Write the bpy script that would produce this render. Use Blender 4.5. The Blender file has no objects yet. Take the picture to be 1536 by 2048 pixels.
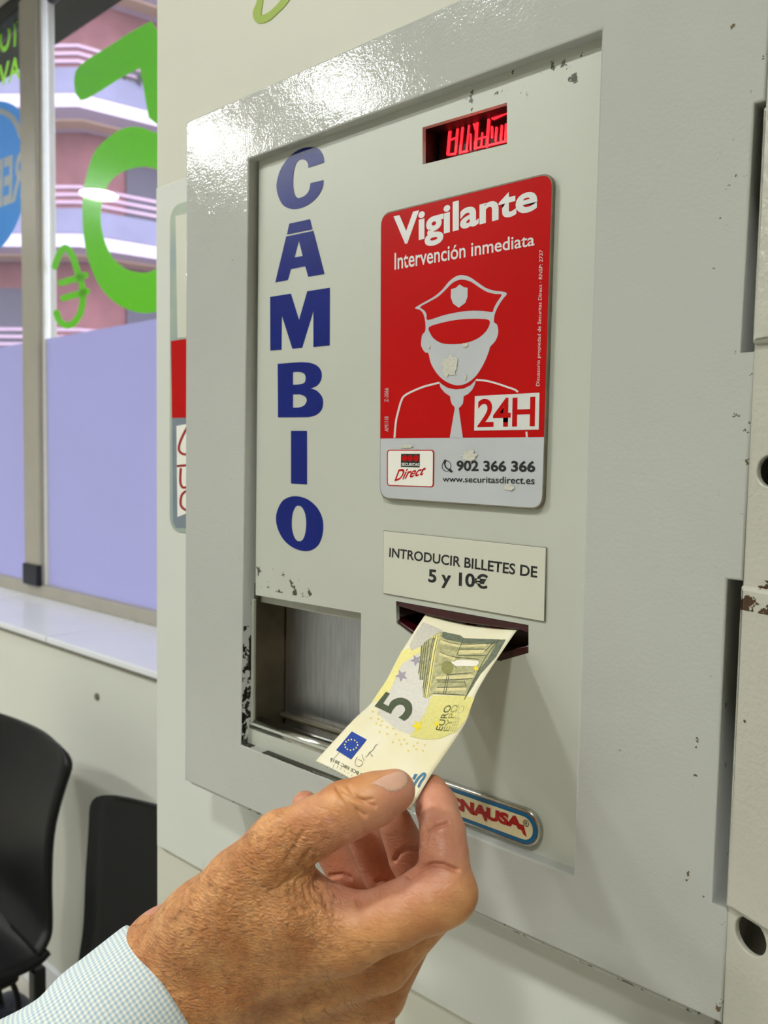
import bpy, bmesh, math, random
import numpy as np
from mathutils import Vector

# ------------------------------------------------------------------ camera, light, exposure
scn = bpy.context.scene
COL = scn.collection
ZC = 1.35                                  # height of the camera and of the machine's middle
CAM = np.array([0.297, -0.3557, ZC])
FPX = 1550.0
AX_R = np.array([0.7658969543, 0.6427086053, 0.0180970707])
AX_U = np.array([-0.0538781871, 0.0361068327, 0.9978945022])
AX_W = np.array([-0.6407019559, 0.7652593974, -0.0622820877])

cd = bpy.data.cameras.new('camera')
cam = bpy.data.objects.new('camera', cd)
COL.objects.link(cam)
cd.sensor_fit = 'HORIZONTAL'
cd.sensor_width = 36.0
cd.lens = FPX / 1536 * 36.0
cd.clip_start = 0.02
cd.clip_end = 200
cd.dof.use_dof = True
cd.dof.focus_distance = 0.39
cd.dof.aperture_fstop = 19.0
from mathutils import Matrix
cam.matrix_world = Matrix(((AX_R[0], AX_U[0], -AX_W[0], CAM[0]),
                           (AX_R[1], AX_U[1], -AX_W[1], CAM[1]),
                           (AX_R[2], AX_U[2], -AX_W[2], CAM[2]),
                           (0, 0, 0, 1)))
scn.camera = cam
scn.view_settings.view_transform = 'Standard'
scn.view_settings.look = 'None'
scn.view_settings.exposure = 0.38
scn.view_settings.gamma = 1.0
scn.view_settings.use_curve_mapping = False

world = bpy.data.worlds.new('overcast_sky')
scn.world = world
world.use_nodes = True
wn = world.node_tree.nodes
wn['Background'].inputs[0].default_value = (0.84, 0.87, 1.0, 1)
wn['Background'].inputs[1].default_value = 4.4

LAMP_L = 190.0                              # radiance of the ceiling lamps
# only lamps the photograph vouches for: three by their mirror images (window glass, gloss of the frame's top),
# two by the shadows the note and the frame lips cast on the panel
LAMPS = [('window', -3.53, -0.235, 'round white ceiling downlight mirrored in the window glass'),
         ('far', -2.50, -1.78, 'round white ceiling downlight mirrored in the top corner of the grey frame'),
         ('middle', -1.74, -1.80, 'round white ceiling downlight mirrored along the top bar of the grey frame'),
         ('near', -0.95, -1.25, 'round white ceiling downlight shining on the machine past the checked sleeve'),
         ('right', 0.45, -1.25, 'round white ceiling downlight above the hinge post side of the machine')]
CEIL = 2.75

# ------------------------------------------------------------------ helpers
def ray(x, y):
    return AX_R * (x - 768) / FPX - AX_U * (y - 1024) / FPX + AX_W

def on_y(x, y, Y):                          # photo pixel -> point on the plane Y
    d = ray(x, y)
    return CAM + d * (Y - CAM[1]) / d[1]

def xz(x, y, Y):
    p = on_y(x, y, Y)
    return (p[0], p[2])

def depth(x, y, s):                         # photo pixel -> point at s metres along the view axis
    return CAM + ray(x, y) * s

def project(p):
    q = np.asarray(p, float) - CAM
    z = q @ AX_W
    return np.stack([768 + FPX * (q @ AX_R) / z, 1024 - FPX * (q @ AX_U) / z], -1), z

def srgb(r, g, b):
    def f(c):
        c /= 255.0
        return c / 12.92 if c <= 0.04045 else ((c + 0.055) / 1.055) ** 2.4
    return (f(r), f(g), f(b), 1.0)

ORIGIN = {}

def add(name, mesh, mat=None, parent=None, origin=None):
    """link a mesh given in world coordinates; the origin goes to the base of the thing"""
    n = len(mesh.vertices)
    co = np.empty(n * 3, np.float32)
    mesh.vertices.foreach_get('co', co)
    co = co.reshape(-1, 3)
    if origin is None:
        lo, hi = co.min(0), co.max(0)
        origin = np.array([(lo[0] + hi[0]) / 2, (lo[1] + hi[1]) / 2, lo[2]])
    origin = np.asarray(origin, float)
    mesh.vertices.foreach_set('co', (co - origin.astype(np.float32)).ravel())
    mesh.update()
    o = bpy.data.objects.new(name, mesh)
    COL.objects.link(o)
    if parent is not None:
        o.parent = parent
        o.location = Vector(origin - ORIGIN[parent])
    else:
        o.location = Vector(origin)
    ORIGIN[o] = origin
    if mat is not None:
        mesh.materials.clear()
        mesh.materials.append(mat)
    return o

def thing(name, loc):
    o = bpy.data.objects.new(name, None)
    o.empty_display_size = 0.05
    COL.objects.link(o)
    o.location = loc
    ORIGIN[o] = np.array(loc, float)
    return o

def tag(o, label=None, cat=None, group=None, kind=None):
    if label: o['label'] = label
    if cat: o['category'] = cat
    if group: o['group'] = group
    if kind: o['kind'] = kind
    return o

def smooth(me, ang=None):
    me.polygons.foreach_set('use_smooth', [True] * len(me.polygons))
    return me

def from_np(verts, faces, name='m'):
    me = bpy.data.meshes.new(name)
    me.from_pydata([tuple(map(float, v)) for v in verts], [], [tuple(f) for f in faces])
    me.update()
    return me

def box(lo, hi, bev=0.0, seg=2):
    bm = bmesh.new()
    bmesh.ops.create_cube(bm, size=1)
    lo, hi = np.array(lo, float), np.array(hi, float)
    for v in bm.verts:
        v.co = Vector((lo + hi) / 2 + np.array(v.co) * (hi - lo))
    if bev > 0:
        bmesh.ops.bevel(bm, geom=list(bm.edges), offset=bev, segments=seg, affect='EDGES', profile=0.5)
    me = bpy.data.meshes.new('m')
    bm.to_mesh(me); bm.free()
    return me

def join(meshes):
    bm = bmesh.new()
    for m in meshes: bm.from_mesh(m)
    me = bpy.data.meshes.new('m')
    bm.to_mesh(me); bm.free()
    return me

def xform(me, fn):
    n = len(me.vertices)
    co = np.empty(n * 3, np.float32)
    me.vertices.foreach_get('co', co)
    co = fn(co.reshape(-1, 3).astype(float))
    me.vertices.foreach_set('co', np.asarray(co, np.float32).ravel())
    me.update()
    return me

def fill(loops, depth_=0.0001, bev=0.0, res=2):
    """filled 2D outline with holes; extruded symmetrically by depth_"""
    c = bpy.data.curves.new('c', 'CURVE')
    c.dimensions = '2D'; c.fill_mode = 'BOTH'
    c.extrude = max(depth_ / 2 - bev, 0); c.bevel_depth = bev; c.bevel_resolution = res; c.offset = -bev
    for L in loops:
        s = c.splines.new('POLY')
        s.points.add(len(L) - 1)
        for p, q in zip(s.points, L): p.co = (q[0], q[1], 0, 1)
        s.use_cyclic_u = True
    o = bpy.data.objects.new('c', c)
    me = bpy.data.meshes.new_from_object(o)
    bpy.data.objects.remove(o); bpy.data.curves.remove(c)
    return me

def plate(loops, y_front, thick, bev=0.0):
    """outline in (X, Z), front face at y_front, facing -Y"""
    me = fill(loops, thick, bev)
    return xform(me, lambda v: np.stack([v[:, 0], y_front + thick / 2 - v[:, 2], v[:, 1]], 1))

def catmull(P, n=6, closed=True):
    P = np.array(P, float); out = []
    m = len(P)
    for i in range(m if closed else m - 1):
        if closed:
            a, b, c, d = P[i - 1], P[i], P[(i + 1) % m], P[(i + 2) % m]
        else:
            a, b, c, d = P[max(i - 1, 0)], P[i], P[i + 1], P[min(i + 2, m - 1)]
        for k in range(n):
            t = k / n
            out.append(0.5 * (2 * b + (c - a) * t + (2 * a - 5 * b + 4 * c - d) * t * t + (3 * b - a - 3 * c + d) * t ** 3))
    if not closed: out.append(P[-1])
    return np.array(out)

def stroke(P, wdt, cap=True):
    """outline polygon of a polyline of given width (2D)"""
    P = np.array(P, float)
    T = np.gradient(P, axis=0)
    T /= np.linalg.norm(T, axis=1)[:, None] + 1e-12
    N = np.stack([-T[:, 1], T[:, 0]], 1)
    wv = np.broadcast_to(np.asarray(wdt, float), (len(P),))[:, None] / 2
    L = list(P + N * wv); R = list(P - N * wv)
    if cap:
        for a in (0.6, 1.2, 1.9, 2.5):
            L.append(P[-1] + wv[-1] * (N[-1] * math.cos(a) + T[-1] * math.sin(a)))
    out = L + R[::-1]
    if cap:
        for a in (0.6, 1.2, 1.9, 2.5):
            out.append(P[0] + wv[0] * (-N[0] * math.cos(a) - T[0] * math.sin(a)))
    return out

def roundrect(x0, z0, x1, z1, r, n=5):
    out = []
    for cx, cz, a0 in ((x1 - r, z1 - r, 0), (x0 + r, z1 - r, 90), (x0 + r, z0 + r, 180), (x1 - r, z0 + r, 270)):
        for k in range(n + 1):
            a = math.radians(a0 + 90 * k / n)
            out.append((cx + r * math.cos(a), cz + r * math.sin(a)))
    return out

def circle(cx, cz, r, n=24, rz=None):
    rz = rz or r
    return [(cx + r * math.cos(2 * math.pi * k / n), cz + rz * math.sin(2 * math.pi * k / n)) for k in range(n)]

def text2d(body, bold=0.0, spacing=1.0, shear=0.0, res=4):
    """text as a flat mesh with its bounding box scaled to the unit square"""
    c = bpy.data.curves.new('t', 'FONT')
    c.body = body; c.offset = bold; c.space_character = spacing; c.shear = shear
    c.resolution_u = res; c.extrude = 0.0
    o = bpy.data.objects.new('t', c)
    me = bpy.data.meshes.new_from_object(o)
    bpy.data.objects.remove(o); bpy.data.curves.remove(c)
    n = len(me.vertices)
    co = np.empty(n * 3, np.float32); me.vertices.foreach_get('co', co); co = co.reshape(-1, 3)
    lo, hi = co.min(0), co.max(0)
    co = (co - lo) / np.maximum(hi - lo, 1e-9)
    me.vertices.foreach_set('co', co.ravel()); me.update()
    return me

def quadmap(me, q, Y):
    """unit-square mesh -> photo quad (TL, TR, BR, BL) on the plane Y, facing -Y"""
    TL, TR, BR, BL = [np.array(xz(*p, Y)) for p in q]
    def fn(v):
        s, t = v[:, :1], v[:, 1:2]
        p = (BL * (1 - s) + BR * s) * (1 - t) + (TL * (1 - s) + TR * s) * t
        return np.stack([p[:, 0], np.full(len(p), Y), p[:, 1]], 1)
    return xform(me, fn)

def ptext(name, body, q, Y, mat, parent, **kw):
    return add(name, quadmap(text2d(body, **kw), q, Y), mat, parent)

def pshape(name, loops_px, Y, mat, parent, sm=0, thick=0.00008):
    loops = []
    for L in loops_px:
        if sm: L = catmull(L, sm)
        loops.append([xz(a, b, Y) for a, b in L])
    return add(name, plate(loops, Y, thick), mat, parent)

def crop(pts, ox, oy, sc):
    return [(ox + a / sc, oy + b / sc) for a, b in pts]

# ------------------------------------------------------------------ materials
def mat(name, col, rough=0.5, metal=0.0, var=0.0, vscale=30.0, bump=0.0, bscale=200.0, bdist=0.0005, spec=0.5,
        emit=None, estr=0.0, sss=0.0, coat=0.0, col2=None, detail=4.0, stretch=None):
    m = bpy.data.materials.new(name)
    m.use_nodes = True
    nt = m.node_tree; N = nt.nodes; Lk = nt.links
    b = N['Principled BSDF']
    b.inputs['Base Color'].default_value = col
    b.inputs['Roughness'].default_value = rough
    b.inputs['Metallic'].default_value = metal
    b.inputs['Specular IOR Level'].default_value = spec
    b.inputs['Coat Weight'].default_value = coat
    if sss:
        b.inputs['Subsurface Weight'].default_value = sss
        b.inputs['Subsurface Radius'].default_value = (0.004, 0.0015, 0.0008)
        b.inputs['Subsurface Scale'].default_value = 1.0
    if emit:
        b.inputs['Emission Color'].default_value = emit
        b.inputs['Emission Strength'].default_value = estr
    vec = None
    if var or bump:
        tc = N.new('ShaderNodeTexCoord'); vec = tc.outputs['Object']
        if stretch:
            mp = N.new('ShaderNodeMapping'); mp.inputs['Scale'].default_value = stretch
            Lk.new(vec, mp.inputs['Vector']); vec = mp.outputs['Vector']
    if var:
        nz = N.new('ShaderNodeTexNoise'); nz.inputs['Scale'].default_value = vscale; nz.inputs['Detail'].default_value = detail
        Lk.new(vec, nz.inputs['Vector'])
        mx = N.new('ShaderNodeMix'); mx.data_type = 'RGBA'
        c2 = col2 or tuple(c * (1 - var) for c in col[:3]) + (1,)
        mx.inputs[6].default_value = col; mx.inputs[7].default_value = c2
        rp = N.new('ShaderNodeValToRGB'); rp.color_ramp.elements[0].position = 0.35; rp.color_ramp.elements[1].position = 0.7
        Lk.new(nz.outputs['Fac'], rp.inputs['Fac']); Lk.new(rp.outputs['Color'], mx.inputs[0])
        Lk.new(mx.outputs[2], b.inputs['Base Color'])
    if bump:
        nb = N.new('ShaderNodeTexNoise'); nb.inputs['Scale'].default_value = bscale; nb.inputs['Detail'].default_value = 3
        Lk.new(vec, nb.inputs['Vector'])
        bp = N.new('ShaderNodeBump'); bp.inputs['Strength'].default_value = bump; bp.inputs['Distance'].default_value = bdist
        Lk.new(nb.outputs['Fac'], bp.inputs['Height']); Lk.new(bp.outputs['Normal'], b.inputs['Normal'])
    return m

def painted(name, col, rough=0.3, bump=0.25, bscale=160, speck=0.0, chip=None, var=0.05):
    """thick hand-painted metal: uneven gloss paint, scattered dark specks, optional chipped zones
    chip: list of (lo, hi, threshold, colour) boxes in world coordinates"""
    m = mat(name, col, rough, var=var, vscale=9.0)
    nt = m.node_tree; N = nt.nodes; Lk = nt.links; b = N['Principled BSDF']
    geo = N.new('ShaderNodeNewGeometry'); pos = geo.outputs['Position']
    n1 = N.new('ShaderNodeTexNoise'); n1.inputs['Scale'].default_value = bscale; n1.inputs['Detail'].default_value = 2
    n2 = N.new('ShaderNodeTexNoise'); n2.inputs['Scale'].default_value = bscale * 0.18; n2.inputs['Detail'].default_value = 2
    Lk.new(pos, n1.inputs['Vector']); Lk.new(pos, n2.inputs['Vector'])
    v = N.new('ShaderNodeTexVoronoi'); v.inputs['Scale'].default_value = 75; Lk.new(pos, v.inputs['Vector'])
    rm = N.new('ShaderNodeMapRange'); rm.inputs[1].default_value = 0.03; rm.inputs[2].default_value = 0.16
    rm.inputs[3].default_value = 1; rm.inputs[4].default_value = 0
    Lk.new(v.outputs['Distance'], rm.inputs[0])
    gate = N.new('ShaderNodeTexNoise'); gate.inputs['Scale'].default_value = 40; Lk.new(pos, gate.inputs['Vector'])
    gr = N.new('ShaderNodeMapRange'); gr.inputs[1].default_value = 0.60; gr.inputs[2].default_value = 0.64
    Lk.new(gate.outputs['Fac'], gr.inputs[0])
    mg = N.new('ShaderNodeMath'); mg.operation = 'MULTIPLY'; Lk.new(rm.outputs[0], mg.inputs[0]); Lk.new(gr.outputs[0], mg.inputs[1])
    a1 = N.new('ShaderNodeMath'); a1.operation = 'MULTIPLY_ADD'; a1.inputs[1].default_value = 1.6
    Lk.new(n2.outputs['Fac'], a1.inputs[0]); Lk.new(n1.outputs['Fac'], a1.inputs[2])
    a2 = N.new('ShaderNodeMath'); a2.operation = 'MULTIPLY_ADD'; a2.inputs[1].default_value = 1.2
    Lk.new(mg.outputs[0], a2.inputs[0]); Lk.new(a1.outputs[0], a2.inputs[2])
    bp = N.new('ShaderNodeBump'); bp.inputs['Strength'].default_value = bump; bp.inputs['Distance'].default_value = 0.0006
    Lk.new(a2.outputs[0], bp.inputs['Height']); Lk.new(bp.outputs['Normal'], b.inputs['Normal'])
    src = b.inputs['Base Color'].links[0].from_socket
    def over(src, mask, colour):
        mx = N.new('ShaderNodeMix'); mx.data_type = 'RGBA'
        Lk.new(mask, mx.inputs[0]); Lk.new(src, mx.inputs[6]); mx.inputs[7].default_value = colour
        return mx.outputs[2]
    if speck:
        v2 = N.new('ShaderNodeTexVoronoi'); v2.inputs['Scale'].default_value = 95; Lk.new(pos, v2.inputs['Vector'])
        r2 = N.new('ShaderNodeMapRange'); r2.inputs[1].default_value = 0.05; r2.inputs[2].default_value = 0.09
        r2.inputs[3].default_value = 1; r2.inputs[4].default_value = 0; Lk.new(v2.outputs['Distance'], r2.inputs[0])
        g2 = N.new('ShaderNodeTexNoise'); g2.inputs['Scale'].default_value = 23; g2.inputs['Detail'].default_value = 3; Lk.new(pos, g2.inputs['Vector'])
        q2 = N.new('ShaderNodeMapRange'); q2.inputs[1].default_value = 0.66 - speck; q2.inputs[2].default_value = 0.69 - speck
        Lk.new(g2.outputs['Fac'], q2.inputs[0])
        mm = N.new('ShaderNodeMath'); mm.operation = 'MULTIPLY'; Lk.new(r2.outputs[0], mm.inputs[0]); Lk.new(q2.outputs[0], mm.inputs[1])
        src = over(src, mm.outputs[0], srgb(58, 54, 42))
    for lo, hi, thr, colour in (chip or []):
        # soft box mask x noise threshold
        prod = None
        sep = N.new('ShaderNodeSeparateXYZ'); Lk.new(pos, sep.inputs[0])
        for ax in range(3):
            for sgn, lim in ((1, lo[ax]), (-1, hi[ax])):
                mr = N.new('ShaderNodeMapRange')
                mr.inputs[1].default_value = lim if sgn > 0 else lim - 0.0012
                mr.inputs[2].default_value = lim + 0.0012 if sgn > 0 else lim
                mr.inputs[3].default_value = 0 if sgn > 0 else 1
                mr.inputs[4].default_value = 1 if sgn > 0 else 0
                Lk.new(sep.outputs[ax], mr.inputs[0])
                if prod is None: prod = mr.outputs[0]
                else:
                    ml = N.new('ShaderNodeMath'); ml.operation = 'MULTIPLY'; Lk.new(prod, ml.inputs[0]); Lk.new(mr.outputs[0], ml.inputs[1]); prod = ml.outputs[0]
        nz = N.new('ShaderNodeTexNoise'); nz.inputs['Scale'].default_value = 120; nz.inputs['Detail'].default_value = 6; nz.inputs['Roughness'].default_value = 0.65
        Lk.new(pos, nz.inputs['Vector'])
        ml = N.new('ShaderNodeMath'); ml.operation = 'MULTIPLY'; Lk.new(prod, ml.inputs[0]); Lk.new(nz.outputs['Fac'], ml.inputs[1])
        gt = N.new('ShaderNodeMath'); gt.operation = 'GREATER_THAN'; gt.inputs[1].default_value = thr; Lk.new(ml.outputs[0], gt.inputs[0])
        src = over(src, gt.outputs[0], colour)
    Lk.new(src, b.inputs['Base Color'])
    return m

DARK = srgb(30, 28, 22)
M = {}
M['frame'] = painted('grey_gloss_paint', srgb(180, 182, 177), 0.085, 0.20, 560, speck=0.04, var=0.06,
                     chip=[((-0.13, -0.0068, ZC - 0.205), (-0.114, 0.04, ZC - 0.115), 0.47, DARK),
                           ((-0.103, -0.0069, ZC - 0.2065), (0.02, 0.04, ZC - 0.1985), 0.30, srgb(62, 62, 52)),
                           ((0.185, -0.02, ZC - 0.26), (0.215, 0.1, ZC + 0.2), 0.66, srgb(92, 80, 58)),
                           ((-0.2, -0.02, ZC - 0.256), (0.2, 0.0, ZC - 0.243), 0.58, srgb(80, 76, 62))])
M['post'] = painted('cream_grey_post_paint', srgb(184, 182, 170), 0.22, 0.6, 420, speck=0.10, var=0.07,
                    chip=[((0.19, -0.06, ZC - 0.06), (0.3, 0.1, ZC - 0.044), 0.52, srgb(70, 50, 34))])
M['panel'] = painted('pale_panel_paint', srgb(187, 190, 179), 0.38, 0.10, 240, speck=0.045, var=0.05,
                     chip=[((0.05, -0.01, ZC + 0.185), (0.12, 0.02, ZC + 0.207), 0.60, srgb(60, 58, 40)),
                           ((-0.12, -0.01, ZC - 0.09), (-0.06, 0.02, ZC - 0.072), 0.585, srgb(70, 66, 54))])
M['wall'] = mat('cream_wall_paint', srgb(203, 202, 188), 0.55, var=0.06, vscale=5, bump=0.10, bscale=120)
M['mount'] = mat('mounting_plate_paint', srgb(206, 208, 201), 0.5, var=0.05, vscale=7, bump=0.15, bscale=120)
M['white_wall'] = mat('white_wall_paint', srgb(226, 227, 217), 0.6, var=0.04, vscale=2)
M['ceiling'] = mat('ceiling_paint', srgb(228, 226, 216), 0.8, var=0.03, vscale=2)
M['black'] = mat('black_inside', srgb(14, 13, 11), 0.6, var=0.2, vscale=40)
M['blue'] = mat('blue_vinyl', srgb(4, 26, 116), 0.28, spec=0.3, var=0.15, vscale=60, bump=0.25, bscale=420, bdist=0.0003)
M['red'] = mat('red_print', srgb(182, 8, 8), 0.3, var=0.12, vscale=14, spec=0.14)
M['silver'] = mat('silver_grey_print', srgb(196, 199, 204), 0.26, metal=0.25, var=0.10, vscale=22, bump=0.05, bscale=90)
M['silver_white'] = mat('silver_white_print', srgb(214, 214, 212), 0.3, metal=0.1, var=0.06, vscale=40)
M['white'] = mat('white_print', srgb(232, 230, 222), 0.4, var=0.05, vscale=40)
M['worn'] = mat('scraped_print', srgb(205, 203, 190), 0.7, var=0.25, vscale=900, bump=0.5, bscale=900)
M['ink'] = mat('black_ink', srgb(24, 25, 28), 0.4, var=0.2, vscale=80)
M['plate_edge'] = mat('plate_edge', srgb(120, 114, 96), 0.5, var=0.3, vscale=120)
M['label'] = mat('label_plastic', srgb(202, 202, 188), 0.42, var=0.03, vscale=20, bump=0.04, bscale=300)
M['chrome'] = mat('chrome', srgb(190, 188, 178), 0.18, metal=1.0, var=0.2, vscale=60)
M['steel'] = mat('brushed_steel', srgb(192, 194, 198), 0.34, metal=1.0, var=0.22, vscale=9, bump=0.2, bscale=400, bdist=0.0002, stretch=(40, 1, 4), detail=8)
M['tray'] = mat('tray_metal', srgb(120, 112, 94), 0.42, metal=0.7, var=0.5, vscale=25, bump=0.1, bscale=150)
M['maroon'] = mat('dark_red_plastic', srgb(58, 8, 16), 0.22, var=0.2, vscale=60, spec=0.6)
M['tooth'] = mat('red_plastic', srgb(120, 12, 20), 0.25, var=0.2, vscale=60)
M['led'] = mat('red_led', srgb(60, 0, 0), 0.4, emit=(1.0, 0.012, 0.02, 1), estr=2.6)
M['led_board'] = mat('led_board', srgb(70, 2, 4), 0.25, var=0.4, vscale=90)
M['cream_enamel'] = mat('cream_enamel', srgb(205, 190, 150), 0.3, var=0.08, vscale=60, coat=0.3)
M['blue_enamel'] = mat('blue_enamel', srgb(20, 88, 128), 0.3, var=0.1, vscale=60)
M['red_enamel'] = mat('red_enamel', srgb(150, 22, 22), 0.3, var=0.1, vscale=60)
M['olive_green'] = mat('olive_green_paint', srgb(140, 164, 20), 0.5, var=0.05, vscale=30)
M['alu'] = mat('window_frame_paint', srgb(176, 170, 156), 0.45, var=0.08, vscale=12)
M['sill'] = mat('white_sill_tile', srgb(238, 240, 246), 0.25, var=0.03, vscale=9)
M['grout'] = mat('grout', srgb(150, 146, 136), 0.8, var=0.2, vscale=60)
M['floor'] = mat('floor_tile', srgb(196, 192, 180), 0.3, var=0.08, vscale=9)
M['chair'] = mat('black_plastic', srgb(15, 15, 17), 0.45, spec=0.3, var=0.1, vscale=12, bump=0.1, bscale=500)
M['chair_leg'] = mat('dark_steel', srgb(60, 60, 62), 0.35, metal=0.9, var=0.1, vscale=40)

# ------------------------------------------------------------------ the room
def struct(name, me, m, parent=None):
    o = add(name, me, m, parent)
    if parent is None: o['kind'] = 'structure'
    return o

struct('wall_machine', box((-0.2985, 0.04, 0), (1.9, 1.0, CEIL), 0.004, 3), M['wall'])
struct('wall_window', box((-6.5, 0.55, 0), (-0.2985, 0.95, 0.905)), M['white_wall'])
struct('wall_right', box((1.9, -3.6, 0), (2.0, 1.0, CEIL)), M['wall'])
struct('wall_left', box((-6.6, -3.6, 0), (-6.5, 1.0, CEIL)), M['white_wall'])
struct('wall_back', box((-6.6, -3.7, 0), (2.0, -3.6, CEIL)), M['wall'])
struct('ceiling', box((-6.6, -3.7, CEIL), (2.0, 1.0, CEIL + 0.1)), M['ceiling'])
floor = struct('floor', box((-6.6, -3.7, -0.1), (2.0, 1.0, -0.004)), M['floor'])
tile_me = None
TS = 0.40
for i in range(12):
    for j in range(4):
        x0, y0 = -4.6 + i * TS, 0.55 - (j + 1) * TS
        if tile_me is None:
            t = add('tile', box((x0 + 0.003, y0 + 0.003, -0.006), (x0 + TS - 0.003, y0 + TS - 0.003, 0.0), 0.001, 1), M['floor'], floor)
            tile_me = t.data; t0 = np.array(t.location); b0 = (x0, y0)
        else:
            t = bpy.data.objects.new('tile', tile_me); COL.objects.link(t); t.parent = floor
            t.location = Vector(t0 + np.array([x0 - b0[0], y0 - b0[1], 0]))
struct('baseboard_window', box((-6.5, 0.538, 0), (-0.2985, 0.55, 0.09), 0.003), M['sill'])

# window sill of white tiles
sill = struct('trim_1', box((-6.5, 0.545, 0.895), (-0.2985, 0.95, 0.914)), M['grout'])
for k in range(9):
    x1 = -0.30 - k * 0.62 + 0.04
    xa = max(x1 - 0.62, -6.5)
    add('sill_tile', box((xa + 0.002, 0.535, 0.906), (min(x1, -0.30) - 0.002, 0.80, 0.921), 0.003, 2), M['sill'], sill)

# window: mullions, rails, glass panes, frosted film, stickers
def glass_mat():
    m = bpy.data.materials.new('window_glass'); m.use_nodes = True
    nt = m.node_tree; N = nt.nodes; Lk = nt.links
    N.remove(N['Principled BSDF'])
    tr = N.new('ShaderNodeBsdfTransparent'); tr.inputs[0].default_value = (0.93, 0.95, 0.96, 1)
    gl = N.new('ShaderNodeBsdfGlossy'); gl.inputs['Roughness'].default_value = 0.0
    fr = N.new('ShaderNodeFresnel')
    gm = N.new('ShaderNodeNewGeometry'); ir = N.new('ShaderNodeMapRange')      # same index on both faces of the pane
    ir.inputs[3].default_value = 1.5; ir.inputs[4].default_value = 1 / 1.5
    Lk.new(gm.outputs['Backfacing'], ir.inputs[0]); Lk.new(ir.outputs[0], fr.inputs[0])
    tc = N.new('ShaderNodeTexCoord'); nz = N.new('ShaderNodeTexNoise'); nz.inputs['Scale'].default_value = 3
    Lk.new(tc.outputs['Object'], nz.inputs['Vector'])
    bp = N.new('ShaderNodeBump'); bp.inputs['Strength'].default_value = 0.02; bp.inputs['Distance'].default_value = 0.001
    Lk.new(nz.outputs['Fac'], bp.inputs['Height']); Lk.new(bp.outputs['Normal'], gl.inputs['Normal'])
    mx = N.new('ShaderNodeMixShader')
    Lk.new(fr.outputs[0], mx.inputs[0]); Lk.new(tr.outputs[0], mx.inputs[1]); Lk.new(gl.outputs[0], mx.inputs[2])
    Lk.new(mx.outputs[0], N['Material Output'].inputs[0])
    return m
def film_mat(name, c_df, c_tl, t0=0.55, t1=0.70):
    m = bpy.data.materials.new(name); m.use_nodes = True
    nt = m.node_tree; N = nt.nodes; Lk = nt.links
    N.remove(N['Principled BSDF'])
    df = N.new('ShaderNodeBsdfDiffuse'); df.inputs[0].default_value = c_df
    tl = N.new('ShaderNodeBsdfTranslucent'); tl.inputs[0].default_value = c_tl
    gl = N.new('ShaderNodeBsdfGlossy'); gl.inputs['Roughness'].default_value = 0.25
    tc = N.new('ShaderNodeTexCoord'); nz = N.new('ShaderNodeTexNoise'); nz.inputs['Scale'].default_value = 2
    Lk.new(tc.outputs['Object'], nz.inputs['Vector'])
    mr = N.new('ShaderNodeMapRange'); mr.inputs[3].default_value = t0; mr.inputs[4].default_value = t1
    Lk.new(nz.outputs['Fac'], mr.inputs[0])
    mx = N.new('ShaderNodeMixShader'); Lk.new(mr.outputs[0], mx.inputs[0]); Lk.new(df.outputs[0], mx.inputs[1]); Lk.new(tl.outputs[0], mx.inputs[2])
    m2 = N.new('ShaderNodeMixShader'); m2.inputs[0].default_value = 0.05
    Lk.new(mx.outputs[0], m2.inputs[1]); Lk.new(gl.outputs[0], m2.inputs[2])
    Lk.new(m2.outputs[0], N['Material Output'].inputs[0])
    return m
M['glass'] = glass_mat(); M['film'] = film_mat('frosted_film', srgb(190, 188, 210), srgb(198, 196, 222))
M['green'] = film_mat('green_vinyl', srgb(142, 216, 18), srgb(150, 222, 16), 0.55, 0.6)
M['sky_blue'] = film_mat('sky_blue_vinyl', srgb(80, 184, 232), srgb(88, 190, 236), 0.5, 0.55)
WY = 0.80
WB, WT, FT = 0.955, 2.74, 1.708
win = thing('window_1', (-2.0, WY, 0.921)); win['kind'] = 'structure'
mull = [-0.35, -2.075, -3.75, -5.4]
add('bottom_rail', box((-6.5, WY - 0.02, 0.921), (-0.2985, WY + 0.04, 0.958), 0.004), M['alu'], win)
add('top_rail', box((-6.5, WY - 0.02, 2.70), (-0.2985, WY + 0.04, CEIL), 0.004), M['chair_leg'], win)
for k, x in enumerate(mull):
    mu = add('mullion', box((x - 0.052, WY - 0.022, 0.95), (x + 0.052, WY + 0.04, 2.72), 0.006), M['alu'], win)
    add('glazing_bead', box((x + 0.050, WY - 0.008, 0.955), (x + 0.064, WY + 0.012, 2.70), 0.003), M['white'], mu)
add('joint_cover', box((-2.115, WY - 0.034, 0.955), (-2.02, WY - 0.016, 1.02), 0.004), M['chair_leg'], win)
edges = [-0.3, -2.075, -3.75, -5.4, -6.5]
for a, b in zip(edges[:-1], edges[1:]):
    add('glass_pane', box((b + 0.05, WY + 0.004, WB), (a - 0.05, WY + 0.008, WT - 0.03)), M['glass'], win)
    add('frosted_film', box((b + 0.05, WY + 0.0012, WB), (a - 0.05, WY + 0.0030, FT)), M['film'], win)
WS = WY + 0.0100
c1 = lambda P: crop(P, 0, 0, 2.926)
num = c1([(885, 122), (760, 190), (650, 262), (540, 330), (470, 380), (442, 415), (432, 470), (440, 545), (470, 588), (510, 578),
          (600, 525), (700, 460), (820, 398), (835, 480), (850, 580), (870, 690), (960, 760), (1060, 700), (1000, 300)])
pshape('green_numeral', [num], WS, M['green'], win)
o_out = c1([(880, 765), (800, 742), (720, 752), (640, 800), (560, 880), (515, 990), (488, 1120), (482, 1250), (492, 1400), (520, 1530),
            (575, 1660), (660, 1760), (760, 1815), (870, 1832), (1000, 1790), (1090, 1690), (1150, 1500), (1160, 1250), (1120, 1020), (1010, 830)])
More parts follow.
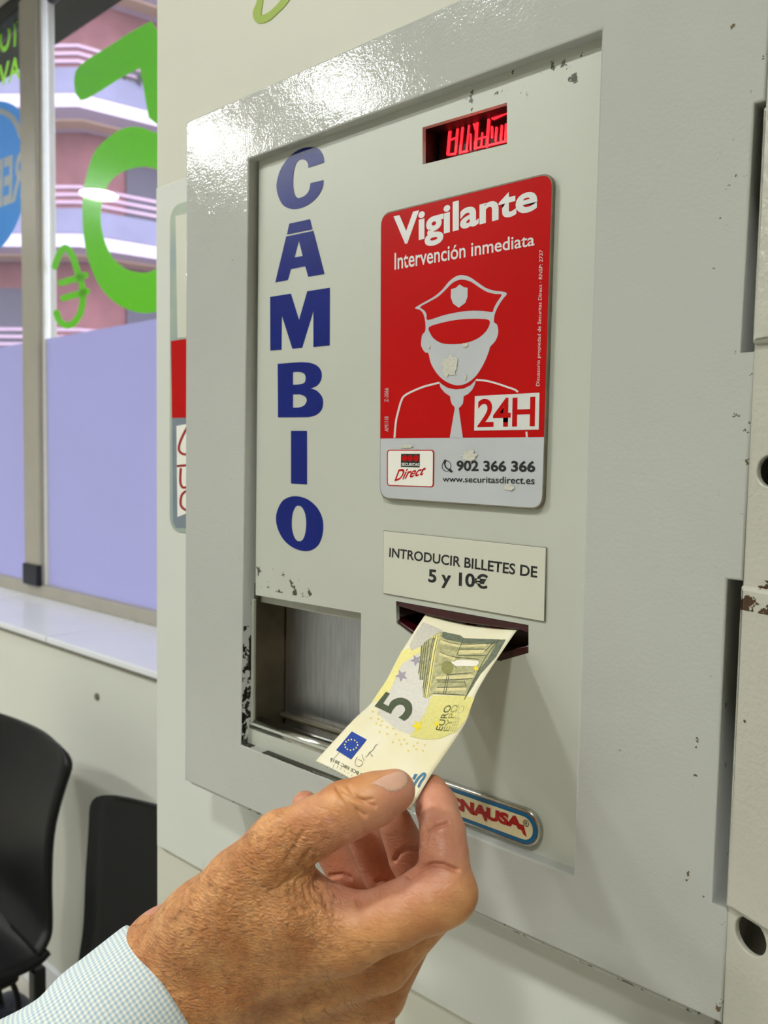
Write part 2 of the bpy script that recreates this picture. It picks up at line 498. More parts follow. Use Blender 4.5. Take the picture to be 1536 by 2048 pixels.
o_in = c1([(900, 985), (800, 980), (710, 1010), (640, 1070), (600, 1170), (590, 1290), (610, 1400), (660, 1510), (730, 1570), (800, 1592),
           (880, 1590), (980, 1520), (1040, 1400), (1050, 1250), (1020, 1080)])
pshape('green_numeral', [o_out, o_in], WS, M['green'], win, sm=4)
eu = stroke(catmull(c1([(320, 1560), (350, 1480), (385, 1450), (425, 1500), (450, 1580), (475, 1650), (485, 1740), (470, 1830), (430, 1890), (390, 1905), (350, 1880), (330, 1830)]), 4, False), 13)
pshape('green_euro_sign', [eu], WS, M['green'], win)
pshape('green_euro_bar', [stroke(c1([(355, 1655), (430, 1635), (500, 1610)]), 13)], WS + 0.0002, M['green'], win)
pshape('green_euro_bar', [stroke(c1([(370, 1745), (440, 1725), (510, 1705)]), 13)], WS + 0.0002, M['green'], win)
bub = c1([(-260, 820), (-200, 690), (-120, 620), (-20, 592), (60, 605), (115, 650), (145, 740), (158, 860), (155, 1040), (140, 1180), (105, 1290),
          (60, 1380), (0, 1455), (-60, 1490), (-160, 1420), (-240, 1280), (-280, 1050)])
pshape('blue_bubble', [bub], WS, M['sky_blue'], win, sm=4)
pshape('bubble_shine', [stroke(catmull(c1([(-60, 655), (0, 650), (60, 680), (100, 735), (125, 800)]), 4, False), 11)], WS - 0.0003, M['white'], win)
# shop lettering, mirrored because it is read from the street
def mirror_text(name, body, q, Y, m_, par, **kw):
    me = text2d(body, **kw)
    xform(me, lambda v: np.stack([1 - v[:, 0], v[:, 1], v[:, 2]], 1))
    me.flip_normals()
    return add(name, quadmap(me, q, Y), m_, par)
mirror_text('window_lettering', 'REBE', [(-32, 331), (50, 300), (47, 396), (-32, 428)], WS - 0.0003, M['white'], win, bold=0.03)
mirror_text('window_lettering', 'TODO', [(-42, 72), (40, 32), (38, 90), (-42, 128)], WS, M['green'], win, bold=0.02)
mirror_text('window_lettering', 'AVAL', [(-38, 148), (42, 109), (40, 156), (-38, 194)], WS, M['green'], win, bold=0.02)

# ceiling lamps
def lamp_mat():
    return mat('lamp_diffuser', (0.9, 0.9, 0.86, 1), 0.5, emit=(0.98, 1.0, 0.945, 1), estr=LAMP_L)
M['lamp'] = lamp_mat()
M['lamp_rim'] = mat('lamp_rim', srgb(220, 220, 215), 0.4, var=0.03, vscale=30)
rim_me = disc_me = None
for where, x, y, label in LAMPS:
    L = thing('ceiling_lamp_%s_offscreen' % where, (x, y, CEIL))
    tag(L, label, 'lamp', 'ceiling downlights')
    if rim_me is None:
        r = fill([circle(0, 0, 0.115, 40), circle(0, 0, 0.094, 40)], 0.03, 0.004)
        xform(r, lambda v: v + np.array([0, 0, -0.015]))
        d = fill([circle(0, 0, 0.095, 40)], 0.006)
        xform(d, lambda v: v + np.array([0, 0, -0.012]))
        r.materials.append(M['lamp_rim']); d.materials.append(M['lamp'])
        rim_me, disc_me = r, d
    for nm, me in (('rim', rim_me), ('diffuser_%s_offscreen' % where, disc_me)):
        o = bpy.data.objects.new(nm, me); COL.objects.link(o); o.parent = L

# ------------------------------------------------------------------ the change machine
Z = lambda pts: [(a, ZC + b) for a, b in pts]
mach = thing('change_machine', (0.0, 0.04, ZC - 0.345))
tag(mach, 'grey wall-mounted coin change machine with blue CAMBIO lettering and red display', 'change machine')
FY = -0.007
outer = Z([(-.189, -.2445), (.2045, -.2435), (.2045, -.191), (.1978, -.191), (.1982, -.047), (.2045, -.047), (.2045, .0495), (.1990, .0495),
           (.2003, .151), (.2045, .151), (.2045, .2455), (-.189, .245)])
inner = Z([(-.1193, .2027), (.1316, .2034), (.1321, -.2028), (-.1241, -.2008)])
add('front_frame', plate([outer, inner], FY, 0.043, 0.0011), M['frame'], mach)
add('bottom_flange', box((-0.188, FY + 0.0035, ZC - 0.2485), (0.194, 0.034, ZC - 0.240), 0.0022, 3), M['frame'], mach)
add('mounting_plate', plate([Z([(-.2885, -.345), (.19, -.345), (.19, .2305), (-.2895, .2305)])], 0.0345, 0.0058, 0.001), M['mount'], mach)
slot_px = [(792, 1202), (1057, 1250), (1057, 1306), (1000, 1322), (835, 1279), (793, 1247)]
disp_px = [(845, 255), (1014, 205), (1014, 288), (845, 329)]
pan = Z([(-.126, -.206), (.136, -.206), (.136, .208), (-.1168, .208), (-.1168, -.0935), (-.0178, -.0925), (-.0178, -.1855), (-.126, -.1855)])
add('front_panel', plate([pan, [xz(a, b, 0) for a, b in slot_px], [xz(a, b, 0) for a, b in disp_px]], 0.0, 0.003), M['panel'], mach)
# blue letters
cA = lambda P: crop(P, 520, 280, 4.876)
cB = lambda P: crop(P, 520, 700, 4.876)
def segs(*S):
    out = []
    for s in S:
        if len(s) > 2: out += [tuple(p) for p in catmull(s, 4, False)]
        else: out += list(s)
    return out
LY = -0.00025
Cc = segs([(625, 220), (620, 170), (600, 120), (560, 80), (490, 68), (400, 85), (310, 140), (240, 220), (190, 310), (162, 420), (165, 500), (190, 580),
           (230, 640), (290, 668), (350, 672), (420, 655), (500, 610), (570, 540), (610, 460), (620, 390)],
          [(490, 420), (480, 480), (450, 530), (400, 560), (360, 560), (335, 520), (322, 440), (325, 340), (340, 260), (365, 210), (400, 188), (440, 195), (465, 225), (470, 270)])
pshape('letter_c', [cA(Cc)], LY, M['blue'], mach)
la = pshape('letter_a', [cA([(255, 940), (520, 885), (628, 1305), (470, 1333), (440, 1230), (300, 1258), (270, 1365), (148, 1388)]), cA([(378, 980), (415, 1130), (335, 1145)])], LY, M['blue'], mach)
pshape('letter_tip', [cA([(285, 815), (487, 772), (510, 870), (262, 922)])], LY, M['blue'], la)
pshape('letter_m', [cA([(98, 1530), (300, 1498), (380, 1755), (460, 1475), (680, 1440), (678, 2003), (520, 2018), (520, 1665), (410, 2025), (315, 2035), (212, 1710), (208, 2045), (100, 2053)])], LY, M['blue'], mach)
Bo = segs([(172, 135), (300, 124)], [(400, 118), (500, 128), (570, 165), (600, 230), (590, 300), (550, 350), (490, 375)],
          [(492, 376), (550, 395), (600, 450), (614, 510), (600, 580), (550, 630), (480, 652), (430, 655)], [(300, 656), (175, 657)])
pshape('letter_b', [cB(Bo), cB(segs([(320, 218), (340, 213)], [(380, 212), (430, 230), (445, 275), (430, 320), (380, 335)], [(345, 338), (320, 338)])),
                    cB(segs([(320, 432), (340, 432)], [(390, 432), (440, 455), (455, 495), (430, 540), (380, 560)], [(345, 562), (320, 562)]))], LY, M['blue'], mach)
pshape('letter_i', [cB([(302, 788), (457, 788), (457, 1310), (302, 1302)])], LY, M['blue'], mach)
pshape('letter_o', [cB([(155, 1650), (170, 1560), (220, 1470), (300, 1430), (380, 1428), (470, 1460), (550, 1530), (600, 1620), (616, 1720), (600, 1830), (560, 1910), (490, 1955), (410, 1958), (310, 1920), (230, 1850), (175, 1750)]),
                    cB([(308, 1680), (318, 1590), (345, 1530), (375, 1518), (410, 1535), (440, 1600), (450, 1690), (440, 1790), (415, 1850), (380, 1865), (345, 1845), (315, 1770)])], LY, M['blue'], mach, sm=4)

# red LED display behind a cut-out
dq = [xz(a, b, 0) for a, b in disp_px]
x0, x1 = min(p[0] for p in dq), max(p[0] for p in dq); z0, z1 = min(p[1] for p in dq), max(p[1] for p in dq)
disp = add('display', join([box((x0 - .012, .0165, z0 - .008), (x1 + .02, .0185, z1 + .008)), box((x0 - .002, .003, z1), (x1 + .02, .0165, z1 + .002)),
                            box((x0 - .002, .003, z0 - .002), (x1 + .02, .0165, z0)), box((x0 - .012, .003, z0 - .008), (x0 - .0005, .0165, z1 + .008))]), M['black'], mach)
dl = xz(880, 300, .014)[0]
add('led_board', box((dl, .0140, z0 - .004), (x1 + .018, .0165, z1 + .004)), M['led_board'], disp)
cD = lambda P: crop(P, 830, 190, 7.68)
DY = 0.0132
strokes = [([(540, 470), (500, 910)], 5), ([(655, 440), (620, 880)], 4), ([(550, 460), (660, 430)], 4), ([(500, 915), (610, 900)], 4), ([(530, 690), (640, 650)], 3),
           ([(735, 410), (690, 890)], 4), ([(830, 400), (790, 840)], 3), ([(740, 410), (840, 390)], 4), ([(700, 880), (800, 860)], 4), ([(880, 370), (930, 540)], 4), ([(850, 600), (850, 840)], 3),
           ([(955, 330), (925, 820)], 5), ([(960, 325), (1085, 305)], 6), ([(1030, 580), (1015, 790)], 3), ([(940, 680), (1080, 640)], 3), ([(925, 815), (1060, 790)], 3),
           ([(1130, 380), (1100, 790)], 5), ([(1200, 345), (1430, 235)], 9), ([(1110, 775), (1420, 700)], 4), ([(1250, 500), (1235, 700)], 4), ([(1330, 470), (1315, 690)], 4), ([(1395, 450), (1385, 690)], 4),
           ([(1180, 490), (1180, 650)], 4), ([(1480, 240), (1450, 690)], 5)]
for P_, w_ in strokes:
    pshape('led_segment', [stroke(cD(P_), w_)], DY, M['led'], disp, thick=0.0006)

# banknote acceptor
acc = add('note_acceptor', join([plate([[xz(a, b, 0) for a, b in [(730, 1170), (1095, 1236), (1095, 1350), (1000, 1368), (800, 1325), (730, 1290)]]], 0.024, 0.004)]), M['maroon'], mach)
vis_px = [(790, 1199), (1059, 1248), (1059, 1268), (1040, 1260), (985, 1253), (920, 1244), (850, 1229), (800, 1213), (790, 1210)]
add('visor', plate([[xz(a, b, 0.0006) for a, b in vis_px]], 0.0006, 0.0024, 0.0006), M['maroon'], acc)
jaw_px = [(792, 1236), (835, 1266), (1000, 1306), (1059, 1290), (1059, 1309), (1000, 1325), (834, 1282), (792, 1250)]
add('lower_jaw', plate([[xz(a, b, 0.002) for a, b in jaw_px]], 0.0012, 0.022, 0.0008), M['maroon'], acc)
for a, b, c_, d_ in ((850, 884, 1230, 1244), (890, 922, 1240, 1252), (930, 972, 1247, 1257), (980, 1028, 1252, 1258)):
    add('tooth', plate([[xz(a, c_, .004), xz(b, c_ + 8, .004), xz(b, d_ + 9, .004), xz(a + 4, d_ + 5, .004)]], 0.0032, 0.004, 0.0008), M['tooth'], acc)

# coin tray
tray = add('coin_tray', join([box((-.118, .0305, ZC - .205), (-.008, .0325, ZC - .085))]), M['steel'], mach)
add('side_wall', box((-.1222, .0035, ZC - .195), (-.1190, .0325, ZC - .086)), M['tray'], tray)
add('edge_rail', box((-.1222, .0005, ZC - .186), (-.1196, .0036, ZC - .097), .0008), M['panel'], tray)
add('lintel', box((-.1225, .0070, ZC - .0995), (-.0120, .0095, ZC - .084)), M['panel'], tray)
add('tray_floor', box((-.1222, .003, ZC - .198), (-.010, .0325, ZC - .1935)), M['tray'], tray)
bm = bmesh.new()
bmesh.ops.create_cone(bm, cap_ends=True, segments=28, radius1=.0062, radius2=.0062, depth=.108)
me = bpy.data.meshes.new('m'); bm.to_mesh(me); bm.free(); smooth(me)
xform(me, lambda v: np.stack([v[:, 2] - .0685, v[:, 1] + .0060, v[:, 0] + ZC - .1885], 1))
add('rolled_lip', me, M['chrome'], tray)
add('back_ledge', box((-.118, .024, ZC - .1865), (-.010, .0306, ZC - .1835), .001), M['tray'], tray)

# maker's badge
bz0, bz1 = ZC - .1992, ZC - .1790
badge = add('maker_badge', plate([roundrect(.018, bz0, .1115, bz1, .0099, 8)], -0.0038, 0.0038, 0.0012), M['chrome'], mach)
add('blue_band', plate([roundrect(.0198, bz0 + .0018, .1097, bz1 - .0018, .0081, 8)], -0.0040, 0.0004), M['blue_enamel'], badge)
add('cream_field', plate([roundrect(.0222, bz0 + .0040, .1073, bz1 - .0040, .0059, 8)], -0.0042, 0.0004), M['cream_enamel'], badge)
BY = -0.0044
ptext('badge_lettering', 'TECNAUSA', [(858, 1577), (1046, 1637), (1045, 1661), (858, 1602)], BY, M['red_enamel'], badge, bold=0.06)
pshape('letter_tail', [[(966, 1622), (974, 1624), (973, 1644), (968, 1640)]], BY - 0.00005, M['red_enamel'], badge)
pshape('letter_tail', [[(1038, 1648), (1047, 1650), (1053, 1674), (1046, 1668)]], BY - 0.00005, M['red_enamel'], badge)
ptext('registered_mark', '®', [(1046, 1638), (1058, 1642), (1058, 1655), (1046, 1651)], BY, M['ink'], badge)

# hinge post on the right with two hinge knuckles and two holes
P0 = np.array([.2045, -.0062, 0]); PD = np.array([.912, -.41, 0]); PN = np.array([-.41, -.912, 0])
def on_post(x, y):
    d = ray(x, y); s = ((P0 - CAM) @ PN) / (d @ PN); p = CAM + d * s
    return ((p - P0) @ PD, p[2])
def post_map(me, off=0.0):
    return xform(me, lambda v: P0 + np.outer(v[:, 0], PD) + np.outer(v[:, 2] + off, PN) + np.outer(v[:, 1], np.array([0, 0, 1.0])))
h1 = on_post(1500, 1873); h2 = on_post(1541, 942)
pf = fill([[(-.0003, ZC - .62), (.048, ZC - .62), (.048, ZC + .46), (-.0003, ZC + .46)],
           circle(h1[0], h1[1], .0076, 28), circle(h2[0], h2[1], .0066, 28)], 0.003, 0.0006)
post = add('hinge_post', post_map(pf, -0.0015), M['post'], mach)
# unseen side wall and end caps added so the post's holes stay dark
add('added_post_side', box((.2455, -.0235, ZC - .62), (.2485, .04, ZC + .46)), M['post'], post)
for zc_ in (ZC - .62, ZC + .457):
    add('added_post_cap', box((.206, -.004, zc_), (.2456, .04, zc_ + .003)), M['post'], post)
for za, zb in ((-.1898, -.0485), (.0522, .1480)):
    kb = fill([roundrect(.0002, ZC + za, .046, ZC + zb, .0012, 4)], 0.0075, 0.0022, 4)
    smooth(kb)
    add('hinge_knuckle', post_map(kb, -0.0010), M['post'], mach)

# ------------------------------------------------------------------ security sign
SY = -0.0030
sg = lambda P: [xz(a, b, SY) for a, b in P]
def rounded_quad(q, r, n=5):
    q = [np.array(p, float) for p in q]; out = []
    for i in range(4):
        p, a, b = q[i], q[i - 1], q[(i + 1) % 4]
        u = (a - p) / np.linalg.norm(a - p); v = (b - p) / np.linalg.norm(b - p)
        for k in range(n + 1):
            t = k / n
            s, e = p + u * r, p + v * r
            out.append(tuple((1 - t) ** 2 * s + 2 * t * (1 - t) * p + t * t * e))
    return out
sq = sg([(761, 427), (1107, 342), (1086, 1021), (759, 998)])
sign = add('security_sign', plate([rounded_quad(sq, .0075)], SY, 0.0030, 0.0005), M['plate_edge'])
tag(sign, 'red and silver security guard sign reading Vigilante 24H on the machine front', 'sign')
inset = [np.array(p) + (np.mean(sq, 0) - np.array(p)) * 0.012 for p in sq]
face = rounded_quad(inset, .0070)
S1 = SY - 0.0001
add('silver_face', plate([face], S1, 0.0002), M['silver'], sign)
c5 = lambda P: crop(P, 720, 320, 3.657)
c6 = lambda P: crop(P, 720, 680, 3.657)
# red field: the face cut at the line above the silver band
zl = xz(759.5, 877, SY)[1]; zr = xz(1088, 874, SY)[1]
red = [p for p in face if p[1] > (zl + zr) / 2 + .001]
red_l = min(p[0] for p in red if p[1] < zl + .1) if False else inset[3][0]
lft = inset[0] + (inset[3] - inset[0]) * ((inset[0][1] - zl) / (inset[0][1] - inset[3][1]))
rgt = inset[1] + (inset[2] - inset[1]) * ((inset[1][1] - zr) / (inset[1][1] - inset[2][1]))
# order: face starts at TL corner then TR; add lower right, lower left
add('red_field', plate([red + [tuple(rgt), tuple(lft)]], S1 - .0001, 0.0001), M['red'], sign)
S2, S3, S4 = S1 - .0002, S1 - .0003, S1 - .0004
ptext('lettering', 'Vigilante', [(787, 433), (1075, 362), (1075, 437), (787, 512)], S2, M['silver_white'], sign, bold=0.03)
ptext('lettering', 'Intervención inmediata', [(789, 506), (1069, 466), (1069, 491), (789, 540)], S2, M['silver_white'], sign, bold=0.012)
sil = c5([(405, 1078), (470, 1040), (540, 1000), (600, 950), (650, 890), (700, 852), (745, 842), (800, 855), (860, 895), (920, 935), (980, 955), (1040, 962), (1068, 970), (1072, 985),
          (1050, 1010), (1010, 1070), (985, 1130), (980, 1185), (1003, 1205), (1011, 1260), (992, 1320), (952, 1366)]) + \
      c6([(945, 75), (920, 140), (890, 200), (850, 260), (800, 305), (750, 328), (700, 331), (640, 310), (590, 275), (545, 220), (515, 160), (500, 97), (475, 90), (450, 50)]) + \
      c5([(447, 1330), (455, 1280), (477, 1250), (478, 1190), (465, 1130), (440, 1098), (410, 1088)])
fig = pshape('guard_figure', [sil], S2, M['silver'], sign, sm=3)
caph = c5([(440, 1075), (500, 1040), (570, 1000), (625, 950), (675, 900), (720, 878), (760, 876), (810, 890), (870, 930), (930, 965), (990, 980), (1035, 985), (1000, 1040), (975, 1090), (966, 1112),
           (900, 1103), (800, 1102), (700, 1115), (600, 1138), (495, 1170), (487, 1130), (470, 1100)])
pshape('cap_crown', [caph], S3, M['red'], fig, sm=3)
vis = c5([(505, 1222), (600, 1190), (700, 1170), (800, 1162), (880, 1162), (945, 1172), (940, 1220), (905, 1270), (850, 1310), (770, 1338), (680, 1347), (600, 1340), (545, 1310), (515, 1270)])
pshape('cap_visor', [vis], S3, M['red'], fig, sm=3)
pshape('cap_badge', [c5([(728, 910), (760, 930), (787, 935), (786, 1000), (770, 1045), (722, 1080), (680, 1050), (664, 1005), (666, 945), (700, 935)])], S4, M['silver'], fig)
col_ = c6([(578, 305), (600, 325), (640, 350), (700, 362), (760, 355), (810, 330), (848, 290), (840, 325), (820, 365), (790, 395), (757, 412), (756, 440), (752, 465), (735, 488), (722, 497),
           (752, 716), (656, 716), (693, 500), (690, 488), (672, 470), (662, 440), (660, 412), (620, 385), (590, 350)])
pshape('collar_and_tie', [col_], S2, M['silver'], sign)
for P_ in ([(578, 312), (540, 322), (470, 340), (390, 372), (325, 408), (300, 450), (280, 520), (262, 600), (252, 716)],
           [(848, 292), (920, 298), (1000, 318), (1080, 345), (1130, 362), (1155, 380)], [(1217, 670), (1220, 712)]):
    P2 = catmull(c6(P_), 4, False) if len(P_) > 2 else c6(P_)
    pshape('shoulder_line', [stroke(P2, 3.8, cap=False)], S2, M['silver_white'], sign)
pb = pshape('hours_box', [c6([(840, 410), (1313, 385), (1307, 655), (835, 663)])], S3, M['silver_white'], sign)
ptext('hours_lettering', '24H', [c6([(862, 432)])[0], c6([(1282, 412)])[0], c6([(1278, 630)])[0], c6([(858, 638)])[0]], S4, M['red'], pb, bold=0.018, spacing=0.95)
lo = [c6([p])[0] for p in ((197, 803), (543, 803), (540, 1078), (197, 1066))]
lq = [xz(a, b, S2) for a, b in lo]
logo = add('logo_box', plate([rounded_quad(lq, .0022)], S2, 0.0001), M['red'], sign)
lin = [np.array(p) + (np.mean(lq, 0) - np.array(p)) * f for p, f in zip(lq, (.05,) * 4)]
add('logo_field', plate([rounded_quad(lin, .0017)], S3, 0.0001), M['white'], logo)
pshape('logo_block', [c6([(300, 832), (437, 832), (435, 932), (298, 928)])], S4, M['ink'], logo)
for cx_ in (325, 367, 410):
    pshape('logo_dot', [[(720 + (cx_ + 19 * math.cos(a)) / 3.657, 680 + (865 + 23 * math.sin(a)) / 3.657) for a in np.linspace(0, 6.28, 20)[:-1]]], S4 - .0001, M['red'], logo)
ptext('logo_lettering', 'SECURITAS', [c6([p])[0] for p in ((304, 898), (432, 901), (431, 923), (303, 919))], S4 - .0001, M['white'], logo, bold=0.02)
ptext('logo_script', 'Direct', [c6([p])[0] for p in ((262, 950), (490, 915), (470, 985), (250, 1035))], S4, M['red'], logo, bold=0.02, shear=0.35)
ptext('phone_number', '902 366 366', [c6([p])[0] for p in ((706, 880), (1282, 884), (1280, 968), (706, 958))], S2, M['ink'], sign, bold=0.03)
ptext('web_address', 'www.securitasdirect.es', [c6([p])[0] for p in ((604, 996), (1278, 1000), (1276, 1056), (604, 1036))], S2, M['ink'], sign, bold=0.012)
ring = [(632 + 34 * math.cos(a), 922 + 40 * math.sin(a)) for a in np.linspace(0, 6.28, 28)[:-1]]
ri2 = [(632 + 30 * math.cos(a), 922 + 36 * math.sin(a)) for a in np.linspace(0, 6.28, 28)[:-1]]
ph = pshape('phone_icon', [c6(ring), c6(ri2)], S2, M['ink'], sign)
pshape('phone_handset', [stroke(catmull(c6([(622, 882), (618, 905), (630, 935), (652, 948), (668, 962)]), 4, False), [4.5] * 4 + [2.2] * 8 + [4.5] * 5)], S3, M['ink'], ph)
ptext('small_print', 'Disuasorio propiedad de Securitas Direct · RNSP: 2737', [(1072, 772), (1079, 500), (1088, 500), (1081, 772)], S2, M['silver_white'], sign)
ptext('small_print', 'Z-3066', [(769, 804), (769, 776), (777, 776), (777, 804)], S2, M['silver'], sign)
ptext('small_print', 'AM1118', [(769, 863), (769, 833), (777, 833), (777, 863)], S2, M['silver'], sign)
random.seed(4)
for cx_, cy_, rx_, ry_ in ((900, 732, 17, 24), (938, 912, 16, 12), (1018, 975, 12, 7), (930, 755, 3, 6), (813, 893, 13, 4), (857, 693, 3, 5), (930, 690, 6, 5)):
    P_ = [(cx_ + rx_ * (0.65 + 0.5 * random.random()) * math.cos(a), cy_ + ry_ * (0.65 + 0.5 * random.random()) * math.sin(a)) for a in np.linspace(0, 6.28, 22)[:-1]]
    pshape('scraped_patch', [P_], S4 - .0002, M['worn'], sign)

# ------------------------------------------------------------------ instruction label
IY = -0.0012
lab = add('instruction_label', plate([[xz(a, b, IY) for a, b in ((767, 1062), (1091, 1096), (1088, 1243), (766, 1186))]], IY, 0.0012, 0.0002), M['label'])
tag(lab, 'pale label reading INTRODUCIR BILLETES DE 5 y 10€ above the note slot', 'label')
ptext('lettering', 'INTRODUCIR BILLETES DE', [(779, 1095), (1075, 1133), (1074, 1156), (778, 1114)], IY - .0001, M['ink'], lab, bold=0.02)
ptext('lettering', '5 y 10€', [(857, 1136), (976, 1149), (975, 1187), (856, 1172)], IY - .0001, M['ink'], lab, bold=0.03)
# thin dark outline of the label
lq = [np.array(xz(a, b, IY)) for a, b in ((766, 1061), (1092, 1095.5), (1089, 1244), (765, 1186.5))]
add('label_edge', plate([[tuple(p) for p in lq], [tuple(p + (np.mean(lq, 0) - p) * .011) for p in lq]], -0.0008, 0.0008), M['plate_edge'], lab)

# ------------------------------------------------------------------ sticker half hidden behind the frame
KY = 0.0335
st = add('drink_sticker', plate([roundrect(-.2677, ZC - .0605, -.195, ZC + .2105, .012)], KY, 0.0012), mat('sticker_border', srgb(142, 158, 160), 0.35, var=0.3, vscale=18, col2=srgb(168, 178, 150)))
tag(st, 'worn red, cream and grey drink sticker half hidden behind the machine frame', 'sticker')
kx = lambda a, b: xz(a, b, KY - .0002)
add('cream_field', plate([[kx(351, 432), kx(384, 424), kx(384, 672), kx(355, 676)]], KY - .0002, .0002), M['label'], st)
add('red_band', plate([[kx(342, 682), kx(384, 676), kx(384, 835), kx(344, 836)]], KY - .0003, .0002), M['red'], st)
add('grey_field', plate([[kx(344, 836), kx(384, 835), kx(384, 1056), kx(352, 1056), kx(346, 1045)]], KY - .0002, .0002), mat('slate_print', srgb(120, 130, 142), 0.4, var=0.2, vscale=30), st)
add('script_box', plate([[kx(353, 852), kx(384, 846), kx(384, 1022), kx(355, 1034)]], KY - .0003, .0002), M['white'], st)
for P_ in ([(376, 852), (363, 878), (358, 898), (366, 908), (380, 908)], [(356, 932), (380, 930)], [(362, 938), (361, 962), (366, 975), (380, 972)], [(376, 980), (364, 990), (362, 1010), (372, 1020), (382, 1018)]):
    add('script', plate([[kx(a, b) for a, b in stroke(catmull(P_, 4, False) if len(P_) > 2 else P_, 4.5)]], KY - .0005, .0002), M['red_enamel'], st)

# green painted stroke on the wall above the machine
gs = catmull([(523, -30), (519, 5), (514, 25), (518, 38), (535, 34), (552, 20), (566, 5), (585, -25), (590, -60)], 4, False)
gw = np.interp(np.linspace(0, 1, len(gs)), [0, .25, .4, .6, 1], [8, 17, 17, 13, 15])
gp = add('wall_lettering', plate([[xz(a, b, .0395) for a, b in stroke(gs, gw)]], .0395, .0006), M['olive_green'])
tag(gp, 'olive green hooked stroke of lettering on the cream wall above the machine', 'lettering')

# ------------------------------------------------------------------ five euro note
NL = np.array([[30.6, 22, 1263], [30.1, 6, 1262.5], [30.1, 0, 1261.2], [32.9, -25.0, 1243.2], [34.1, -36.2, 1233.7], [35.8, -51.1, 1224.8], [37.7, -68.8, 1219.5], [40.9, -97.3, 1207.0]]) / 1000
NR = np.array([[91.6, 22, 1264], [91.4, 6, 1263.2], [91.3, 0, 1262.5], [93.4, -24.5, 1250.1], [95.1, -43.6, 1237.8], [95.7, -50.8, 1228.4], [96.8, -63.5, 1221.6], [98.4, -82.1, 1213.4], [99.9, -99.2, 1202.7]]) / 1000
def edge_fn(P):
    D = catmull(P, 12, False)
    s = np.concatenate([[0], np.cumsum(np.linalg.norm(np.diff(D, axis=0), axis=1))])
    i0 = np.argmin(np.linalg.norm(D - P[2], axis=1))
    t = (s - s[i0]) / (s[-1] - s[i0])
    return lambda v: np.stack([np.interp(v, t, D[:, k]) for k in range(3)], -1)
fL, fR = edge_fn(NL), edge_fn(NR)
def note_pt(u, v):
    u = np.asarray(u, float); v = np.asarray(v, float)
    p = fL(v) * (1 - u)[..., None] + fR(v) * u[..., None]
    b = 0.0016 * np.sin(math.pi * u) * np.sin(math.pi * np.clip(v * 1.1, 0, 1)) + 0.0008 * np.sin(7 * v + 5 * u) * np.clip(v * 4, 0, 1)
    b = b - 0.0024 * np.sin(math.pi * np.clip(u, 0, 1)) * np.exp(-(v / 0.09) ** 2)
    p[..., 2] += b
    return p
def note_nrm(u, v):
    e = 0.01
    a = note_pt(u + e, v) - note_pt(u - e, v); b = note_pt(u, v + e) - note_pt(u, v - e)
    n = np.cross(b, a); n /= np.linalg.norm(n, axis=-1)[..., None]
    return np.where((n[..., 2] < 0)[..., None], -n, n)
def note_uv(px):
    """photo pixel -> (u, v) on the note"""
    px = np.array(px, float)
    w = np.full((len(px), 2), 0.5)
    for _ in range(25):
        f, _z = project(note_pt(w[:, 0], w[:, 1])); e = 1e-3
        fu, _z = project(note_pt(w[:, 0] + e, w[:, 1])); fv, _z = project(note_pt(w[:, 0], w[:, 1] + e))
        J = np.stack([(fu - f) / e, (fv - f) / e], -1)
        d = np.linalg.solve(J, (px - f)[..., None])[..., 0]
        w += np.clip(d, -0.15, 0.15)
        w = np.clip(w, -0.3, 1.3)
    return w
def note_mat():
    m = mat('note_paper', srgb(238, 232, 208), 0.6, var=0.05, vscale=40, bump=0.15, bscale=300, col2=srgb(234, 224, 186))
    b = m.node_tree.nodes['Principled BSDF']
    b.inputs['Specular IOR Level'].default_value = 0.3
    return m
M['paper'] = note_mat()
nu, nv = 25, 61
U, V = np.meshgrid(np.linspace(0, 1, nu), np.linspace(-0.11, 1, nv), indexing='ij')
top = note_pt(U, V); nrm = note_nrm(U, V)
vt = np.concatenate([top.reshape(-1, 3), (top - nrm * 0.00012).reshape(-1, 3)])
fc = []
for i in range(nu - 1):
    for j in range(nv - 1):
        a = i * nv + j; b = a + nv
        fc.append((a, a + 1, b + 1, b)); o_ = nu * nv
        fc.append((a + o_, b + o_, b + 1 + o_, a + 1 + o_))
rim = [i * nv for i in range(nu)] + [(nu - 1) * nv + j for j in range(1, nv)] + [i * nv + nv - 1 for i in range(nu - 2, -1, -1)] + [j for j in range(nv - 2, 0, -1)]
for a, b in zip(rim, rim[1:] + rim[:1]): fc.append((a, b, b + nu * nv, a + nu * nv))
note = add('banknote', smooth(from_np(vt, fc)), M['paper'])
tag(note, 'yellow five euro banknote pushed halfway into the red note slot', 'banknote')

def subdiv_long(me, L):
    bm = bmesh.new(); bm.from_mesh(me)
    bmesh.ops.triangulate(bm, faces=list(bm.faces))
    for _ in range(6):
        ed = [e for e in bm.edges if (e.verts[0].co - e.verts[1].co).length > L]
        if not ed: break
        bmesh.ops.subdivide_edges(bm, edges=ed, cuts=1)
        bmesh.ops.triangulate(bm, faces=[f for f in bm.faces if len(f.verts) > 3])
    bm.to_mesh(me); bm.free()
    return me
def note_print(name, me2d, m_, lift, parent=None):
    """me2d: flat mesh in photo pixels"""
    subdiv_long(me2d, 14)
    def fn(v):
        w = note_uv(v[:, :2])
        return note_pt(w[:, 0], w[:, 1]) + note_nrm(w[:, 0], w[:, 1]) * lift
    xform(me2d, fn)
    return add(name, smooth(me2d), m_, parent or note)
def nshape(name, loops, m_, lift=0.00010, sm=0, parent=None):
    L = [(list(catmull(l, sm)) if sm else l) for l in loops]
    me = fill(L, 0.0); return note_print(name, me, m_, lift, parent)
